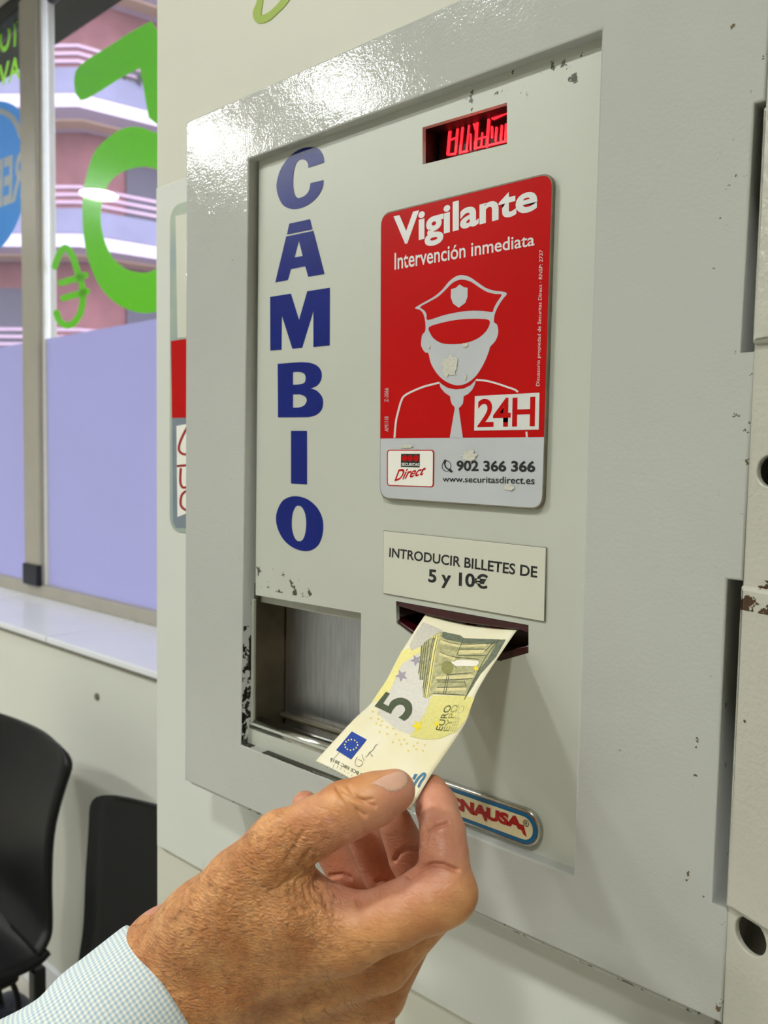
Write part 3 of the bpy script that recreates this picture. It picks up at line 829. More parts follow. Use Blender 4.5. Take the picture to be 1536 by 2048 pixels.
def ntext(name, body, q, m_, lift=0.0002, **kw):
    me = text2d(body, **kw); TL, TR, BR, BL = [np.array(p, float) for p in q]
    def fn(v):
        s, t = v[:, :1], v[:, 1:2]
        p = (BL * (1 - s) + BR * s) * (1 - t) + (TL * (1 - s) + TR * s) * t
        return np.concatenate([p, np.zeros((len(p), 1))], 1)
    return note_print(name, xform(me, fn), m_, lift)
def ink(name, r, g, b, var=0.18, vs=700.0):
    return mat(name, srgb(r, g, b), 0.6, var=var, vscale=vs, spec=0.25)
I = dict(yellow=ink('yellow_ink', 238, 226, 150, 0.08), lilac=ink('lilac_ink', 219, 214, 206, 0.10), lime=ink('lime_ink', 226, 217, 138, 0.10),
         stone=ink('stone_ink', 192, 187, 140, 0.38, 420), dark=ink('dark_green_ink', 84, 90, 72, 0.2), teal=ink('grey_teal_ink', 118, 126, 108, 0.35, 500),
         five=ink('numeral_ink', 84, 92, 70, 0.15), euro=ink('euro_ink', 96, 98, 66), euro2=ink('euro_ink_mid', 160, 156, 96), euro3=ink('euro_ink_pale', 204, 198, 140),
         door=ink('door_ink', 240, 233, 222, 0.03), purple=ink('purple_ink', 165, 156, 168), star=ink('star_ink', 244, 222, 62, 0.06), flag=ink('flag_blue', 44, 74, 160, 0.1),
         dot=ink('dot_ink', 236, 212, 128, 0.1), blue5=ink('blue_numeral_ink', 82, 128, 160, 0.3, 300), grey=ink('grey_ink', 120, 118, 106), cream=ink('cream_ink', 226, 214, 160, 0.2))
c3 = lambda P: crop(P, 620, 1220, 3.491)
c4 = lambda P: crop(P, 820, 1230, 6.4)
c5b = lambda P: crop(P, 740, 1330, 6.98)
c6b = lambda P: crop(P, 620, 1440, 5.908)
nshape('yellow_wash', [c3([(745, 245), (640, 285), (618, 335), (542, 482), (432, 642), (560, 622), (660, 400), (775, 300), (800, 240)])], I['yellow'])
nshape('lilac_wash', [c3([(640, 380), (760, 300), (775, 480), (800, 612), (850, 600), (790, 780), (700, 870), (600, 830), (470, 720), (560, 560), (600, 470)])], I['lilac'], 0.00012)
nshape('lime_wash', [c3([(850, 598), (1078, 600), (1150, 612), (1088, 770), (1020, 850), (900, 902), (800, 905), (700, 885), (760, 790), (800, 720)])], I['lime'], 0.00014)
nshape('dotted_corner', [c4([(165, 92), (420, 195), (290, 272), (150, 400), (15, 460), (-10, 390), (60, 250)])], ink('dotted_ink', 216, 210, 198, 0.30, 1500), 0.00012)
gate = nshape('gateway', [c4([(400, 212), (650, 262), (690, 300), (1000, 310), (1225, 315), (1100, 540), (900, 760), (690, 1100), (700, 1030), (290, 1015), (225, 1070), (180, 1055), (160, 950), (175, 830), (130, 835), (105, 740), (130, 560), (140, 410), (200, 340), (300, 270)])], I['stone'], 0.00016)
nshape('gateway_roof', [c4([(420, 215), (640, 265), (690, 300), (1150, 318), (1080, 372), (690, 372), (630, 350), (470, 320), (400, 280)])], I['teal'], 0.0002, parent=gate)
nshape('gateway_base', [c4([(1130, 325), (1225, 318), (1100, 540), (900, 760), (690, 1100), (740, 980), (860, 740), (1000, 560)])], I['teal'], 0.0002, parent=gate)
nshape('gateway_cornice', [c4([(260, 290), (300, 270), (385, 245), (340, 430), (300, 700), (240, 1060), (185, 1050), (250, 680), (290, 420), (330, 300)])], I['yellow'], 0.0002, parent=gate)
nshape('arch_disc', [[(820 + (480 + 78 * math.cos(a)) / 6.4, 1230 + (675 + 88 * math.sin(a)) / 6.4) for a in np.linspace(0, 6.28, 28)[:-1]]], ink('arch_ink', 150, 148, 92, 0.25), 0.0002, parent=gate)
nshape('doorway', [c4([(525, 592), (560, 605), (600, 582), (690, 578), (870, 590), (885, 615), (850, 660), (610, 658), (575, 655), (545, 625)])], I['door'], 0.00024, parent=gate)
for P_ in ([(345, 810), (560, 800), (800, 790)], [(400, 345), (620, 395), (960, 385)], [(390, 500), (560, 560)], [(350, 955), (700, 950)], [(640, 480), (950, 470)]):
    nshape('column', [stroke(c4(P_), 6.5)], I['cream'], 0.0002, parent=gate)
for P_ in ([(430, 330), (620, 378), (960, 370), (1100, 360)], [(390, 480), (560, 540), (880, 570)], [(650, 440), (950, 440)], [(620, 520), (970, 520)], [(340, 835), (560, 835), (800, 815)], [(360, 862), (700, 862)],
           [(350, 930), (700, 925)], [(300, 1003), (700, 1030)], [(690, 300), (600, 520)], [(1140, 320), (960, 560), (700, 1080)], [(1090, 330), (950, 480)], [(480, 760), (430, 1010)], [(500, 780), (460, 1000)],
           [(310, 270), (265, 460), (180, 1050)], [(365, 265), (310, 520), (230, 1050)], [(330, 270), (285, 470), (200, 1050)], [(215, 340), (190, 520), (160, 830)], [(190, 350), (165, 520), (130, 830)], [(240, 320), (225, 480), (170, 940)], [(150, 400), (140, 560), (115, 745)],
           [(480, 770), (790, 745)], [(700, 850), (720, 930)], [(560, 640), (600, 690)]):
    nshape('engraved_line', [stroke(catmull(c4(P_), 3, False) if len(P_) > 2 else c4(P_), 1.1)], I['dark'], 0.00028, parent=gate)
def star(cx, cy, r, rot):
    return [(cx + (r if k % 2 == 0 else r * .42) * math.cos(rot + k * math.pi / 5), cy + (r if k % 2 == 0 else r * .42) * math.sin(rot + k * math.pi / 5)) for k in range(10)]
for cx_, cy_, r_, kind in ((640, 460, 46, 'purple'), (742, 352, 42, 'purple'), (750, 810, 46, 'star'), (885, 798, 26, 'star'), (1160, 410, 26, 'star')):
    nshape('star', [c3(star(cx_, cy_, r_, -2.0))], I[kind], 0.00026)
nshape('numeral', [c5b(segs([(295, 690), (65, 580)], [(225, 378), (280, 400)], [(185, 540), (262, 580)], [(262, 580), (290, 520), (350, 478), (430, 460), (510, 480), (570, 530), (592, 600), (580, 680), (530, 750), (480, 785)],
                            [(398, 738), (450, 700), (490, 640), (480, 590), (440, 560), (390, 565), (345, 600), (310, 650)]))], I['five'], 0.00026)
ntext('lettering', 'EURO', [c5b([p])[0] for p in ((915, 908), (1052, 570), (1150, 560), (1003, 925))], I['euro'], bold=0.01)
ntext('lettering', 'EYPΩ', [c5b([p])[0] for p in ((1012, 928), (1152, 562), (1248, 552), (1098, 932))], I['euro2'], bold=0.01)
ntext('lettering', 'EBPO', [c5b([p])[0] for p in ((1112, 932), (1250, 568), (1338, 560), (1192, 932))], I['euro3'], bold=0.01)
flag = nshape('flag', [c6b([(495, 138), (672, 235), (485, 468), (310, 358)])], I['flag'], 0.0002)
for x_, y_ in ((490, 235), (530, 245), (557, 270), (565, 300), (548, 333), (517, 352), (480, 362), (443, 350), (420, 327), (413, 295), (427, 262), (457, 242)):
    nshape('flag_star', [[(620 + (x_ + 9 * math.cos(a)) / 5.908, 1440 + (y_ + 10 * math.sin(a)) / 5.908) for a in np.linspace(0, 6.28, 11)[:-1]]], I['yellow'], 0.00026, parent=flag)
for P_ in ([(560, 440), (535, 490), (540, 535), (585, 550), (620, 520), (610, 485), (565, 470)], [(640, 485), (622, 440), (615, 410)], [(660, 440), (690, 412), (705, 380), (715, 405), (740, 425), (725, 432)], [(710, 385), (750, 350), (770, 310), (795, 290)]):
    nshape('signature', [stroke(catmull(c6b(P_), 4, False), 0.9)], I['grey'], 0.0002)
ntext('lettering', 'EKT EKB BCE EBC 2013', [c6b([p])[0] for p in ((790, 768), (236, 480), (252, 447), (806, 730))], I['dark'], bold=0.01)
for a, b, c_, d_ in ((240, 505, 200, 615), (290, 520, 245, 640), (330, 545, 280, 665), (370, 565, 320, 690), (412, 600, 360, 715), (455, 625, 400, 745), (498, 650, 445, 765), (540, 670, 490, 785), (578, 688, 530, 800), (615, 710, 575, 815)):
    nshape('edge_tick', [stroke(c6b([(a, b), (c_, d_)]), 0.6, cap=False)], I['dark'], 0.0002)
nshape('blue_numeral', [c6b([(1235, 640), (1272, 640), (1240, 712), (1208, 700)])], I['blue5'], 0.0002)
nshape('blue_numeral', [stroke(catmull(c6b([(1222, 800), (1245, 745), (1290, 680), (1340, 638), (1362, 645), (1345, 690), (1310, 735), (1285, 790)]), 3, False), 4.6)], I['blue5'], 0.00022)
for x_, y_ in ((15, 745), (115, 755), (170, 785), (90, 820), (150, 845), (240, 870), (325, 890), (135, 935), (240, 965), (360, 970), (320, 1080), (410, 1050), (480, 1045), (435, 1110), (520, 1100), (610, 1135), (665, 1090), (765, 1120), (535, 1200), (650, 1180), (740, 1200), (120, 690), (40, 650)):
    nshape('yellow_dot', [[(740 + (x_ + 15 * math.cos(a)) / 6.98, 1330 + (y_ + 15 * math.sin(a)) / 6.98) for a in np.linspace(0, 6.28, 9)[:-1]]], I['dot'], 0.00018)

# ------------------------------------------------------------------ the hand
def J(px, py, s): return np.array([(px - 768) / FPX * s, -(py - 1024) / FPX * s, s])
def cone(G, a, ra, b, rb):
    ba = b - a; L2 = ba @ ba
    d = [G[k] - a[k] for k in range(3)]
    t = np.clip((d[0] * ba[0] + d[1] * ba[1] + d[2] * ba[2]) / L2, 0, 1)
    q = sum((d[k] - t * ba[k]) ** 2 for k in range(3))
    return np.sqrt(q) - (ra + (rb - ra) * t)
def smin(a, b, k):
    h = np.clip(0.5 + 0.5 * (b - a) / k, 0, 1)
    return b + (a - b) * h - k * h * (1 - h)
def chain(G, pts, k):
    out = None
    for (p, r), (q, s) in zip(pts[:-1], pts[1:]):
        d = cone(G, J(*p), r / 1000, J(*q), s / 1000)
        out = d if out is None else smin(out, d, k)
    return out
HN = 0.0011
lo_ = np.array([-0.158, -0.285, 0.285]); hi_ = np.array([0.060, -0.100, 0.412])
nn = np.ceil((hi_ - lo_) / HN).astype(int)
G = np.meshgrid(*[np.float32(lo_[k]) + np.float32(HN) * np.arange(nn[k], dtype=np.float32) for k in range(3)], indexing='ij')
palm = chain(G, [((690, 1866, .327), 13.6), ((560, 1905, .335), 15), ((430, 1965, .345), 17)], .006)
palm = smin(palm, chain(G, [((764, 1915, .343), 13.5), ((600, 1965, .350), 15), ((440, 2010, .357), 17)], .006), .012)
palm = smin(palm, chain(G, [((758, 1985, .359), 12.5), ((600, 2020, .363), 15), ((440, 2050, .368), 17)], .006), .012)
palm = smin(palm, chain(G, [((742, 2040, .373), 11.5), ((580, 2065, .376), 15), ((420, 2085, .378), 16)], .006), .012)
arm = chain(G, [((425, 1935, .346), 20.5), ((328, 1962, .353), 21.5), ((240, 2052, .346), 19), ((175, 2120, .336), 17)], .01)
arm = smin(arm, chain(G, [((405, 1848, .339), 16.5), ((336, 1906, .350), 18), ((290, 1955, .355), 15)], .008), .012)
arm = smin(arm, chain(G, [((430, 2040, .362), 19), ((350, 2065, .360), 19), ((260, 2120, .350), 18)], .01), .02)
palm = smin(palm, arm, .018)
thumb = chain(G, [((400, 1852, .338), 16.5), ((480, 1770, .331), 15), ((562, 1692, .326), 13.6), ((628, 1656, .323), 11.6), ((690, 1622, .321), 11.4), ((748, 1599, .3205), 10.3), ((789, 1581, .3210), 8.7)], .004)
web = chain(G, [((500, 1835, .333), 17), ((585, 1812, .328), 15), ((645, 1826, .326), 11)], .01)
hand = smin(palm, web, .012)
hand = smin(hand, thumb, .009)
index = chain(G, [((690, 1866, .327), 13.6), ((792, 1830, .322), 12.2), ((862, 1796, .3213), 13.0), ((892, 1788, .3217), 12.4)], .003)
index = smin(index, chain(G, [((893, 1782, .3225), 12.2), ((888, 1712, .3262), 9.9), ((886, 1668, .3300), 9.8)], .003), .0022)
index = smin(index, chain(G, [((885, 1662, .3308), 9.7), ((873, 1612, .3425), 8.9), ((863, 1582, .3490), 7.3)], .003), .0014)
hand = smin(hand, index, .006)
fin = chain(G, [((764, 1915, .343), 13), ((868, 1812, .346), 11.0)], .003)
fin = smin(fin, chain(G, [((868, 1806, .346), 10.8), ((820, 1716, .350), 9.4)], .003), .002)
fin = smin(fin, chain(G, [((818, 1712, .350), 9.4), ((790, 1645, .348), 7.8)], .003), .0015)
hand = smin(hand, fin, .0035)
fin = chain(G, [((758, 1985, .359), 12), ((826, 1862, .366), 10.4)], .003)
fin = smin(fin, chain(G, [((824, 1856, .366), 10.2), ((764, 1748, .366), 9.0)], .003), .002)
fin = smin(fin, chain(G, [((762, 1744, .366), 9.0), ((722, 1660, .362), 7.6)], .003), .0015)
hand = smin(hand, fin, .0020)
fin = chain(G, [((742, 2040, .373), 11), ((748, 1880, .388), 9.6), ((706, 1778, .387), 9.0)], .003)
fin = smin(fin, chain(G, [((703, 1768, .387), 9.2), ((655, 1685, .385), 8.4)], .003), .002)
fin = smin(fin, chain(G, [((655, 1685, .385), 8.4), ((610, 1609, .383), 6.6)], .003), .0015)
hand = smin(hand, fin, .0020)

def surface_nets(D):
    S = D < 0
    nx, ny, nz = D.shape
    cnt = np.zeros((nx - 1, ny - 1, nz - 1), np.int8)
    for a in (0, 1):
        for b in (0, 1):
            for c in (0, 1):
                cnt += S[a:nx - 1 + a, b:ny - 1 + b, c:nz - 1 + c]
    act = np.argwhere((cnt > 0) & (cnt < 8))
    idx = np.full(cnt.shape, -1, np.int64); idx[tuple(act.T)] = np.arange(len(act))
    acc = np.zeros((len(act), 3)); num = np.zeros(len(act))
    for ax in range(3):
        o1, o2 = [k for k in range(3) if k != ax]
        for b in (0, 1):
            for c in (0, 1):
                p = act.copy(); p[:, o1] += b; p[:, o2] += c
                q = p.copy(); q[:, ax] += 1
                va, vb = D[tuple(p.T)], D[tuple(q.T)]
                m_ = (va < 0) != (vb < 0)
                t = np.where(m_, va / np.where(m_, va - vb, 1), 0)
                pos = p.astype(float); pos[:, ax] += t
                acc[m_] += pos[m_]; num[m_] += 1
    vts = acc / num[:, None]
    quads = []
    for ax in range(3):
        o1, o2 = (ax + 1) % 3, (ax + 2) % 3
        sl0 = [slice(None)] * 3; sl1 = [slice(None)] * 3
        sl0[ax] = slice(0, -1); sl1[ax] = slice(1, None)
        ch = np.argwhere(S[tuple(sl0)] != S[tuple(sl1)])
        ch = ch[(ch[:, o1] > 0) & (ch[:, o2] > 0) & (ch[:, o1] < D.shape[o1] - 1) & (ch[:, o2] < D.shape[o2] - 1)]
        def cell(d1, d2):
            c = ch.copy(); c[:, o1] -= d1; c[:, o2] -= d2
            return idx[tuple(c.T)]
        q = np.stack([cell(1, 1), cell(0, 1), cell(0, 0), cell(1, 0)], 1)
        flip = ~S[tuple(ch.T)]
        q[flip] = q[flip][:, ::-1]
        quads.append(q)
    return vts, np.concatenate(quads)
hv, hq = surface_nets(hand)
hq = hq[(hq >= 0).all(1)]
hv = lo_ + hv * HN
del G, hand, palm, arm, thumb, web, index, fin

# normals, pixel positions
def vnormals(v, q):
    n = np.cross(v[q[:, 2]] - v[q[:, 0]], v[q[:, 3]] - v[q[:, 1]])
    out = np.zeros_like(v)
    for k in range(4): np.add.at(out, q[:, k], n)
    return out / (np.linalg.norm(out, axis=1)[:, None] + 1e-12)
# one pass of smoothing
def relax(v, q, lam=0.5):
    acc = np.zeros_like(v); cn = np.zeros(len(v))
    for a, b in ((0, 1), (1, 2), (2, 3), (3, 0)):
        np.add.at(acc, q[:, a], v[q[:, b]]); np.add.at(cn, q[:, a], 1)
        np.add.at(acc, q[:, b], v[q[:, a]]); np.add.at(cn, q[:, b], 1)
    return v + lam * (acc / np.maximum(cn, 1)[:, None] - v)
hv = relax(relax(hv, hq), hq)
def refine(v, q):
    n = len(v)
    e = np.concatenate([q[:, [0, 1]], q[:, [1, 2]], q[:, [2, 3]], q[:, [3, 0]]]); e.sort(axis=1)
    key = e[:, 0].astype(np.int64) * n + e[:, 1]
    uk, inv = np.unique(key, return_inverse=True); inv = inv.reshape(4, -1)
    em = (v[uk // n] + v[uk % n]) / 2
    fm = v[q].mean(1)
    v2 = np.concatenate([v, em, fm]); ne = n + len(em)
    f = ne + np.arange(len(q)); m = [n + inv[k] for k in range(4)]
    q2 = np.concatenate([np.stack(t, 1) for t in ((q[:, 0], m[0], f, m[3]), (q[:, 1], m[1], f, m[0]), (q[:, 2], m[2], f, m[1]), (q[:, 3], m[3], f, m[2]))])
    return v2, q2
hv, hq = refine(hv, hq)
hv = relax(hv, hq)
hn = vnormals(hv, hq)
ppx = np.stack([768 + FPX * hv[:, 0] / hv[:, 2], 1024 - FPX * hv[:, 1] / hv[:, 2]], 1)
vdir = hv / np.linalg.norm(hv, axis=1)[:, None]
facing = -(hn * vdir).sum(1)
if np.median(facing[ppx[:, 0] < 500]) < -0.9: hn = -hn; facing = -facing
front = np.clip(facing * 4, 0, 1)
def dist_poly(P):
    P = np.array(P, float); best = np.full(len(ppx), 1e9)
    for a, b in zip(P[:-1], P[1:]):
        ab = b - a; t = np.clip(((ppx - a) @ ab) / (ab @ ab), 0, 1)
        best = np.minimum(best, np.linalg.norm(ppx - a - t[:, None] * ab, axis=1))
    return best
hz_ = lambda P: crop(P, 560, 1500, 3.491)
creases = [
    (hz_([(900, 880), (960, 832), (1060, 798), (1140, 803), (1225, 838)]), 5.0, 1.5, (.29, .345)),
    (hz_([(1010, 640), (1030, 580), (1080, 540), (1165, 512)]), 4.5, 1.1, (.29, .345)),
    
    (hz_([(552, 1085), (545, 1050), (560, 1030)]), 5.0, 1.0, (.29, .345)),
    (hz_([(258, 965), (248, 900), (275, 845)]), 5.0, 1.3, (.29, .345)),
    (hz_([(0, 960), (110, 850), (210, 700)]), 5.0, 0.7, (.29, .345)), (hz_([(60, 930), (150, 850), (240, 750)]), 5.0, 0.7, (.29, .345)),
    (hz_([(120, 920), (200, 860), (260, 790)]), 4.5, 0.7, (.29, .345)), (hz_([(20, 800), (90, 690), (150, 590)]), 5.0, 0.5, (.29, .345)),
    (hz_([(60, 960), (80, 1060), (130, 1130)]), 4.0, 0.5, (.29, .345)), (hz_([(110, 950), (130, 1050), (175, 1120)]), 4.0, 0.5, (.29, .345)),
    (hz_([(165, 940), (180, 1020), (215, 1100)]), 4.0, 0.6, (.29, .345)), (hz_([(215, 930), (225, 1010), (255, 1060)]), 4.0, 0.7, (.29, .345)),
    (hz_([(300, 1000), (320, 1080), (330, 1140)]), 5.0, 0.5, (.29, .345)), (hz_([(390, 1010), (370, 1090), (380, 1150)]), 5.0, 0.4, (.29, .345)),
    (hz_([(400, 270), (440, 330), (520, 410), (590, 455)]), 4.5, 0.7, (.29, .345)), (hz_([(480, 262), (520, 320), (600, 370), (660, 392)]), 4.0, 0.6, (.29, .345)),
    (hz_([(430, 300), (500, 340), (560, 350), (640, 345)]), 3.5, 0.5, (.29, .345)), (hz_([(540, 420), (560, 470), (610, 580)]), 4.0, 0.4, (.29, .345)),
    (hz_([(800, 772), (830, 722), (900, 684), (985, 692)]), 4.5, 1.0, (.325, .37)),
    (hz_([(360, 880), (440, 872), (490, 892)]), 4.5, 0.9, (.36, .41)), (hz_([(680, 920), (715, 905), (750, 905)]), 4.5, 0.8, (.345, .39)),
]
disp = np.zeros(len(hv))
for P_, w_, d_, (s0, s1) in creases:
    dd = dist_poly(P_)
    ok = (hv[:, 2] > s0) & (hv[:, 2] < s1)
    disp -= np.where(ok, 1.5 * d_ / 1000 * np.exp(-(dd / w_) ** 2), 0) * front
bulges = [((560, 1640), 32, 1.2), ((945, 1790), 40, 0.8), ((905, 1765), 40, 1.2), ((700, 1595), 34, 0.7), ((690, 1900), 90, 1.2), ((790, 1600), 22, 0.6), ((760, 1870), 60, 0.8)]
for c_, r_, d_ in bulges:
    disp += d_ / 1000 * np.exp(-(np.linalg.norm(ppx - np.array(c_), axis=1) / r_) ** 2) * front * (hv[:, 2] < .345)
hv2 = hv + hn * disp[:, None]
hn2 = vnormals(hv2, hq)
if (hn2 * hn).sum() < 0: hn2 = -hn2
to_world = lambda v: CAM + np.outer(v[:, 0], AX_R) + np.outer(v[:, 1], AX_U) + np.outer(v[:, 2], AX_W)
nworld = np.outer(hn2[:, 0], AX_R) + np.outer(hn2[:, 1], AX_U) + np.outer(hn2[:, 2], AX_W)
HW = to_world(hv2)
me = bpy.data.meshes.new('hand')
me.vertices.add(len(HW)); me.vertices.foreach_set('co', HW.astype(np.float32).ravel())
me.loops.add(hq.size); me.loops.foreach_set('vertex_index', hq.astype(np.int32).ravel())
me.polygons.add(len(hq)); me.polygons.foreach_set('loop_start', np.arange(0, hq.size, 4, dtype=np.int32))
me.update(); me.validate()
smooth(me)
# pinker skin on the inner side of the fingers and the thumb tip
def blob(c, r): return np.exp(-(np.linalg.norm(ppx - np.array(c), axis=1) / r) ** 2)
pink = np.clip(blob((880, 1600), 75) + 0.9 * blob((890, 1700), 75) + 0.8 * blob((800, 1690), 80) + 0.9 * blob((720, 1720), 90) + 0.7 * blob((660, 1640), 10)
               + 0.65 * blob((690, 1790), 45) + 0.35 * blob((820, 1790), 70) + 0.75 * blob((800, 1580), 50) + .4 * blob((610, 1600), 30), 0, 1)
pink = np.where(hv[:, 2] > .343, np.maximum(pink, .85), pink)
pink = np.where((ppx[:, 1] > 1830) & (hv[:, 2] > .343), 0.1, pink)
tex = np.clip((730 - ppx[:, 0]) / 90, 0.26, 1) * np.clip((ppx[:, 1] - 1560) / 120, 0.35, 1)
tex = np.where(hv[:, 2] > .343, np.where(ppx[:, 1] > 1850, tex, .26), tex)
tex = np.where((ppx[:, 1] > 1880) & (ppx[:, 0] > 640), np.maximum(tex, .55), tex)
at = me.attributes.new('tex', 'FLOAT', 'POINT'); at.data.foreach_set('value', tex.astype(np.float32))
at = me.attributes.new('pink', 'FLOAT', 'POINT'); at.data.foreach_set('value', pink.astype(np.float32))

def skin_mat():
    m = bpy.data.materials.new('skin'); m.use_nodes = True
    nt = m.node_tree; N = nt.nodes; Lk = nt.links; b = N['Principled BSDF']
    b.inputs['Roughness'].default_value = 0.42
    b.inputs['Specular IOR Level'].default_value = 0.42
    b.inputs['Subsurface Weight'].default_value = 0.18
    b.inputs['Subsurface Radius'].default_value = (0.004, 0.0014, 0.0007)
    b.inputs['Subsurface Scale'].default_value = 0.6
    geo = N.new('ShaderNodeNewGeometry'); pos = geo.outputs['Position']
    def attr(n):
        a = N.new('ShaderNodeAttribute'); a.attribute_name = n; return a.outputs['Fac']
    def mixc(f, a, c):
        x = N.new('ShaderNodeMix'); x.data_type = 'RGBA'
        Lk.new(f, x.inputs[0])
        for s, k in ((a, 6), (c, 7)):
            if isinstance(s, tuple): x.inputs[k].default_value = s
            else: Lk.new(s, x.inputs[k])
        return x.outputs[2]
    def noise(sc, det, lo, hi):
        n = N.new('ShaderNodeTexNoise'); n.inputs['Scale'].default_value = sc; n.inputs['Detail'].default_value = det
        Lk.new(pos, n.inputs['Vector'])
        r = N.new('ShaderNodeMapRange'); r.inputs[1].default_value = lo; r.inputs[2].default_value = hi
        Lk.new(n.outputs['Fac'], r.inputs[0]); return r.outputs[0]
    c = mixc(noise(60, 4, .35, .7), srgb(220, 160, 104), srgb(188, 120, 68))
    c = mixc(attr('pink'), c, mixc(noise(90, 4, .3, .7), srgb(214, 152, 124), srgb(200, 132, 106)))
    sp = N.new('ShaderNodeMath'); sp.operation = 'MULTIPLY'; Lk.new(noise(300, 5, .45, .95), sp.inputs[0]); Lk.new(attr('tex'), sp.inputs[1])
    c = mixc(sp.outputs[0], c, srgb(140, 80, 42))
    Lk.new(c, b.inputs['Base Color'])
    v = N.new('ShaderNodeTexVoronoi'); v.inputs['Scale'].default_value = 480; v.feature = 'DISTANCE_TO_EDGE'
    mp = N.new('ShaderNodeMapping'); mp.inputs['Rotation'].default_value = (0.4, 0.2, 0.6); mp.inputs['Scale'].default_value = (0.55, 1.0, 1.3)
    Lk.new(pos, mp.inputs['Vector']); Lk.new(mp.outputs['Vector'], v.inputs['Vector'])
    w = N.new('ShaderNodeTexNoise'); w.inputs['Scale'].default_value = 330; w.inputs['Detail'].default_value = 5; w.inputs['Distortion'].default_value = 1.0
    Lk.new(mp.outputs['Vector'], w.inputs['Vector'])
    a = N.new('ShaderNodeMath'); a.operation = 'MULTIPLY_ADD'; a.inputs[1].default_value = 1.6
    Lk.new(w.outputs['Fac'], a.inputs[0]); Lk.new(v.outputs['Distance'], a.inputs[2])
    bp = N.new('ShaderNodeBump'); bp.inputs['Strength'].default_value = 0.75; bp.inputs['Distance'].default_value = 0.0011
    tx = N.new('ShaderNodeMath'); tx.operation = 'MULTIPLY'; Lk.new(a.outputs[0], tx.inputs[0]); Lk.new(attr('tex'), tx.inputs[1])
    Lk.new(tx.outputs[0], bp.inputs['Height']); Lk.new(bp.outputs['Normal'], b.inputs['Normal'])
    return m
M['skin'] = skin_mat()
person = add('person', me, M['skin'])
tag(person, 'right hand and wrist in a checked shirt cuff pinching the banknote between thumb and forefinger', 'person')

# thumbnail: a thin plate lifted off the thumb
nail_px = np.array([(741, 1567), (755, 1557), (772, 1549), (789, 1543), (803, 1542), (811, 1546), (817, 1556), (815, 1569), (808, 1578), (796, 1584), (781, 1585), (772, 1583), (765, 1577), (752, 1571)])
nail_px = catmull(nail_px, 4)
def inside(P, pts):
    x, y = pts[:, 0], pts[:, 1]; r = np.zeros(len(pts), bool)
    for (x1, y1), (x2, y2) in zip(P, np.roll(P, -1, 0)):
        c = ((y1 > y) != (y2 > y)) & (x < (x2 - x1) * (y - y1) / (y2 - y1 + 1e-12) + x1); r ^= c
    return r
nm_ = inside(nail_px, ppx) & (facing > 0.02) & (hv[:, 2] < .335)
fsel = hq[nm_[hq].all(1)]
if len(fsel):
    ids, inv = np.unique(fsel, return_inverse=True)
    fs = inv.reshape(-1, 4)
    e = {}
    for q in fs:
        for a, b in zip(q, np.roll(q, -1)): e[(min(a, b), max(a, b))] = e.get((min(a, b), max(a, b)), 0) + 1
    border = {i for k, c in e.items() if c == 1 for i in k}
    lift = np.array([0.0000 if i in border else 0.00042 for i in range(len(ids))])
    M['nail'] = mat('fingernail', srgb(222, 176, 152), 0.25, var=0.08, vscale=120, spec=0.55, sss=0.1)
    add('thumbnail', smooth(from_np(HW[ids] + nworld[ids] * lift[:, None], fs)), M['nail'], person)

# short body hair on the back of the hand and wrist
rng = np.random.default_rng(7)
cand = np.where((facing > 0.1) & (hv[:, 2] < .352) & inside(np.array([(262, 1860), (420, 1745), (520, 1640), (600, 1640), (620, 1720), (640, 1800), (700, 1900), (760, 1930), (760, 2040), (390, 2046)]), ppx))[0]
hv_, hf_ = [], []
for i in rng.choice(cand, 420, replace=False):
    p = HW[i]; n = nworld[i]
    # lie along the hand, towards the little finger side
    d = AX_R * (0.75 + 0.4 * rng.standard_normal()) - AX_U * (0.45 + 0.5 * rng.standard_normal())
    d -= n * (d @ n); d /= np.linalg.norm(d)
    side = np.cross(n, d); L = rng.uniform(.004, .013); cv = rng.uniform(-.8, .8)
    base = len(hv_)
    for k in range(5):
        t = k / 4
        c_ = p + d * L * t + side * L * cv * t * t + n * (0.0002 + L * 0.30 * math.sin(t * 2.2))
        r_ = 0.000085 * (1 - 0.75 * t)
        for a in range(3):
            hv_.append(c_ + r_ * (math.cos(a * 2.094) * side + math.sin(a * 2.094) * n))
    for k in range(4):
        for a in range(3):
            b_ = (a + 1) % 3
            hf_.append((base + k * 3 + a, base + k * 3 + b_, base + k * 3 + 3 + b_, base + k * 3 + 3 + a))
hair = add('body_hair', from_np(hv_, hf_), mat('hair', srgb(70, 44, 26), 0.4, var=0.6, vscale=200, col2=srgb(190, 150, 100)), person)
hair['kind'] = 'stuff'

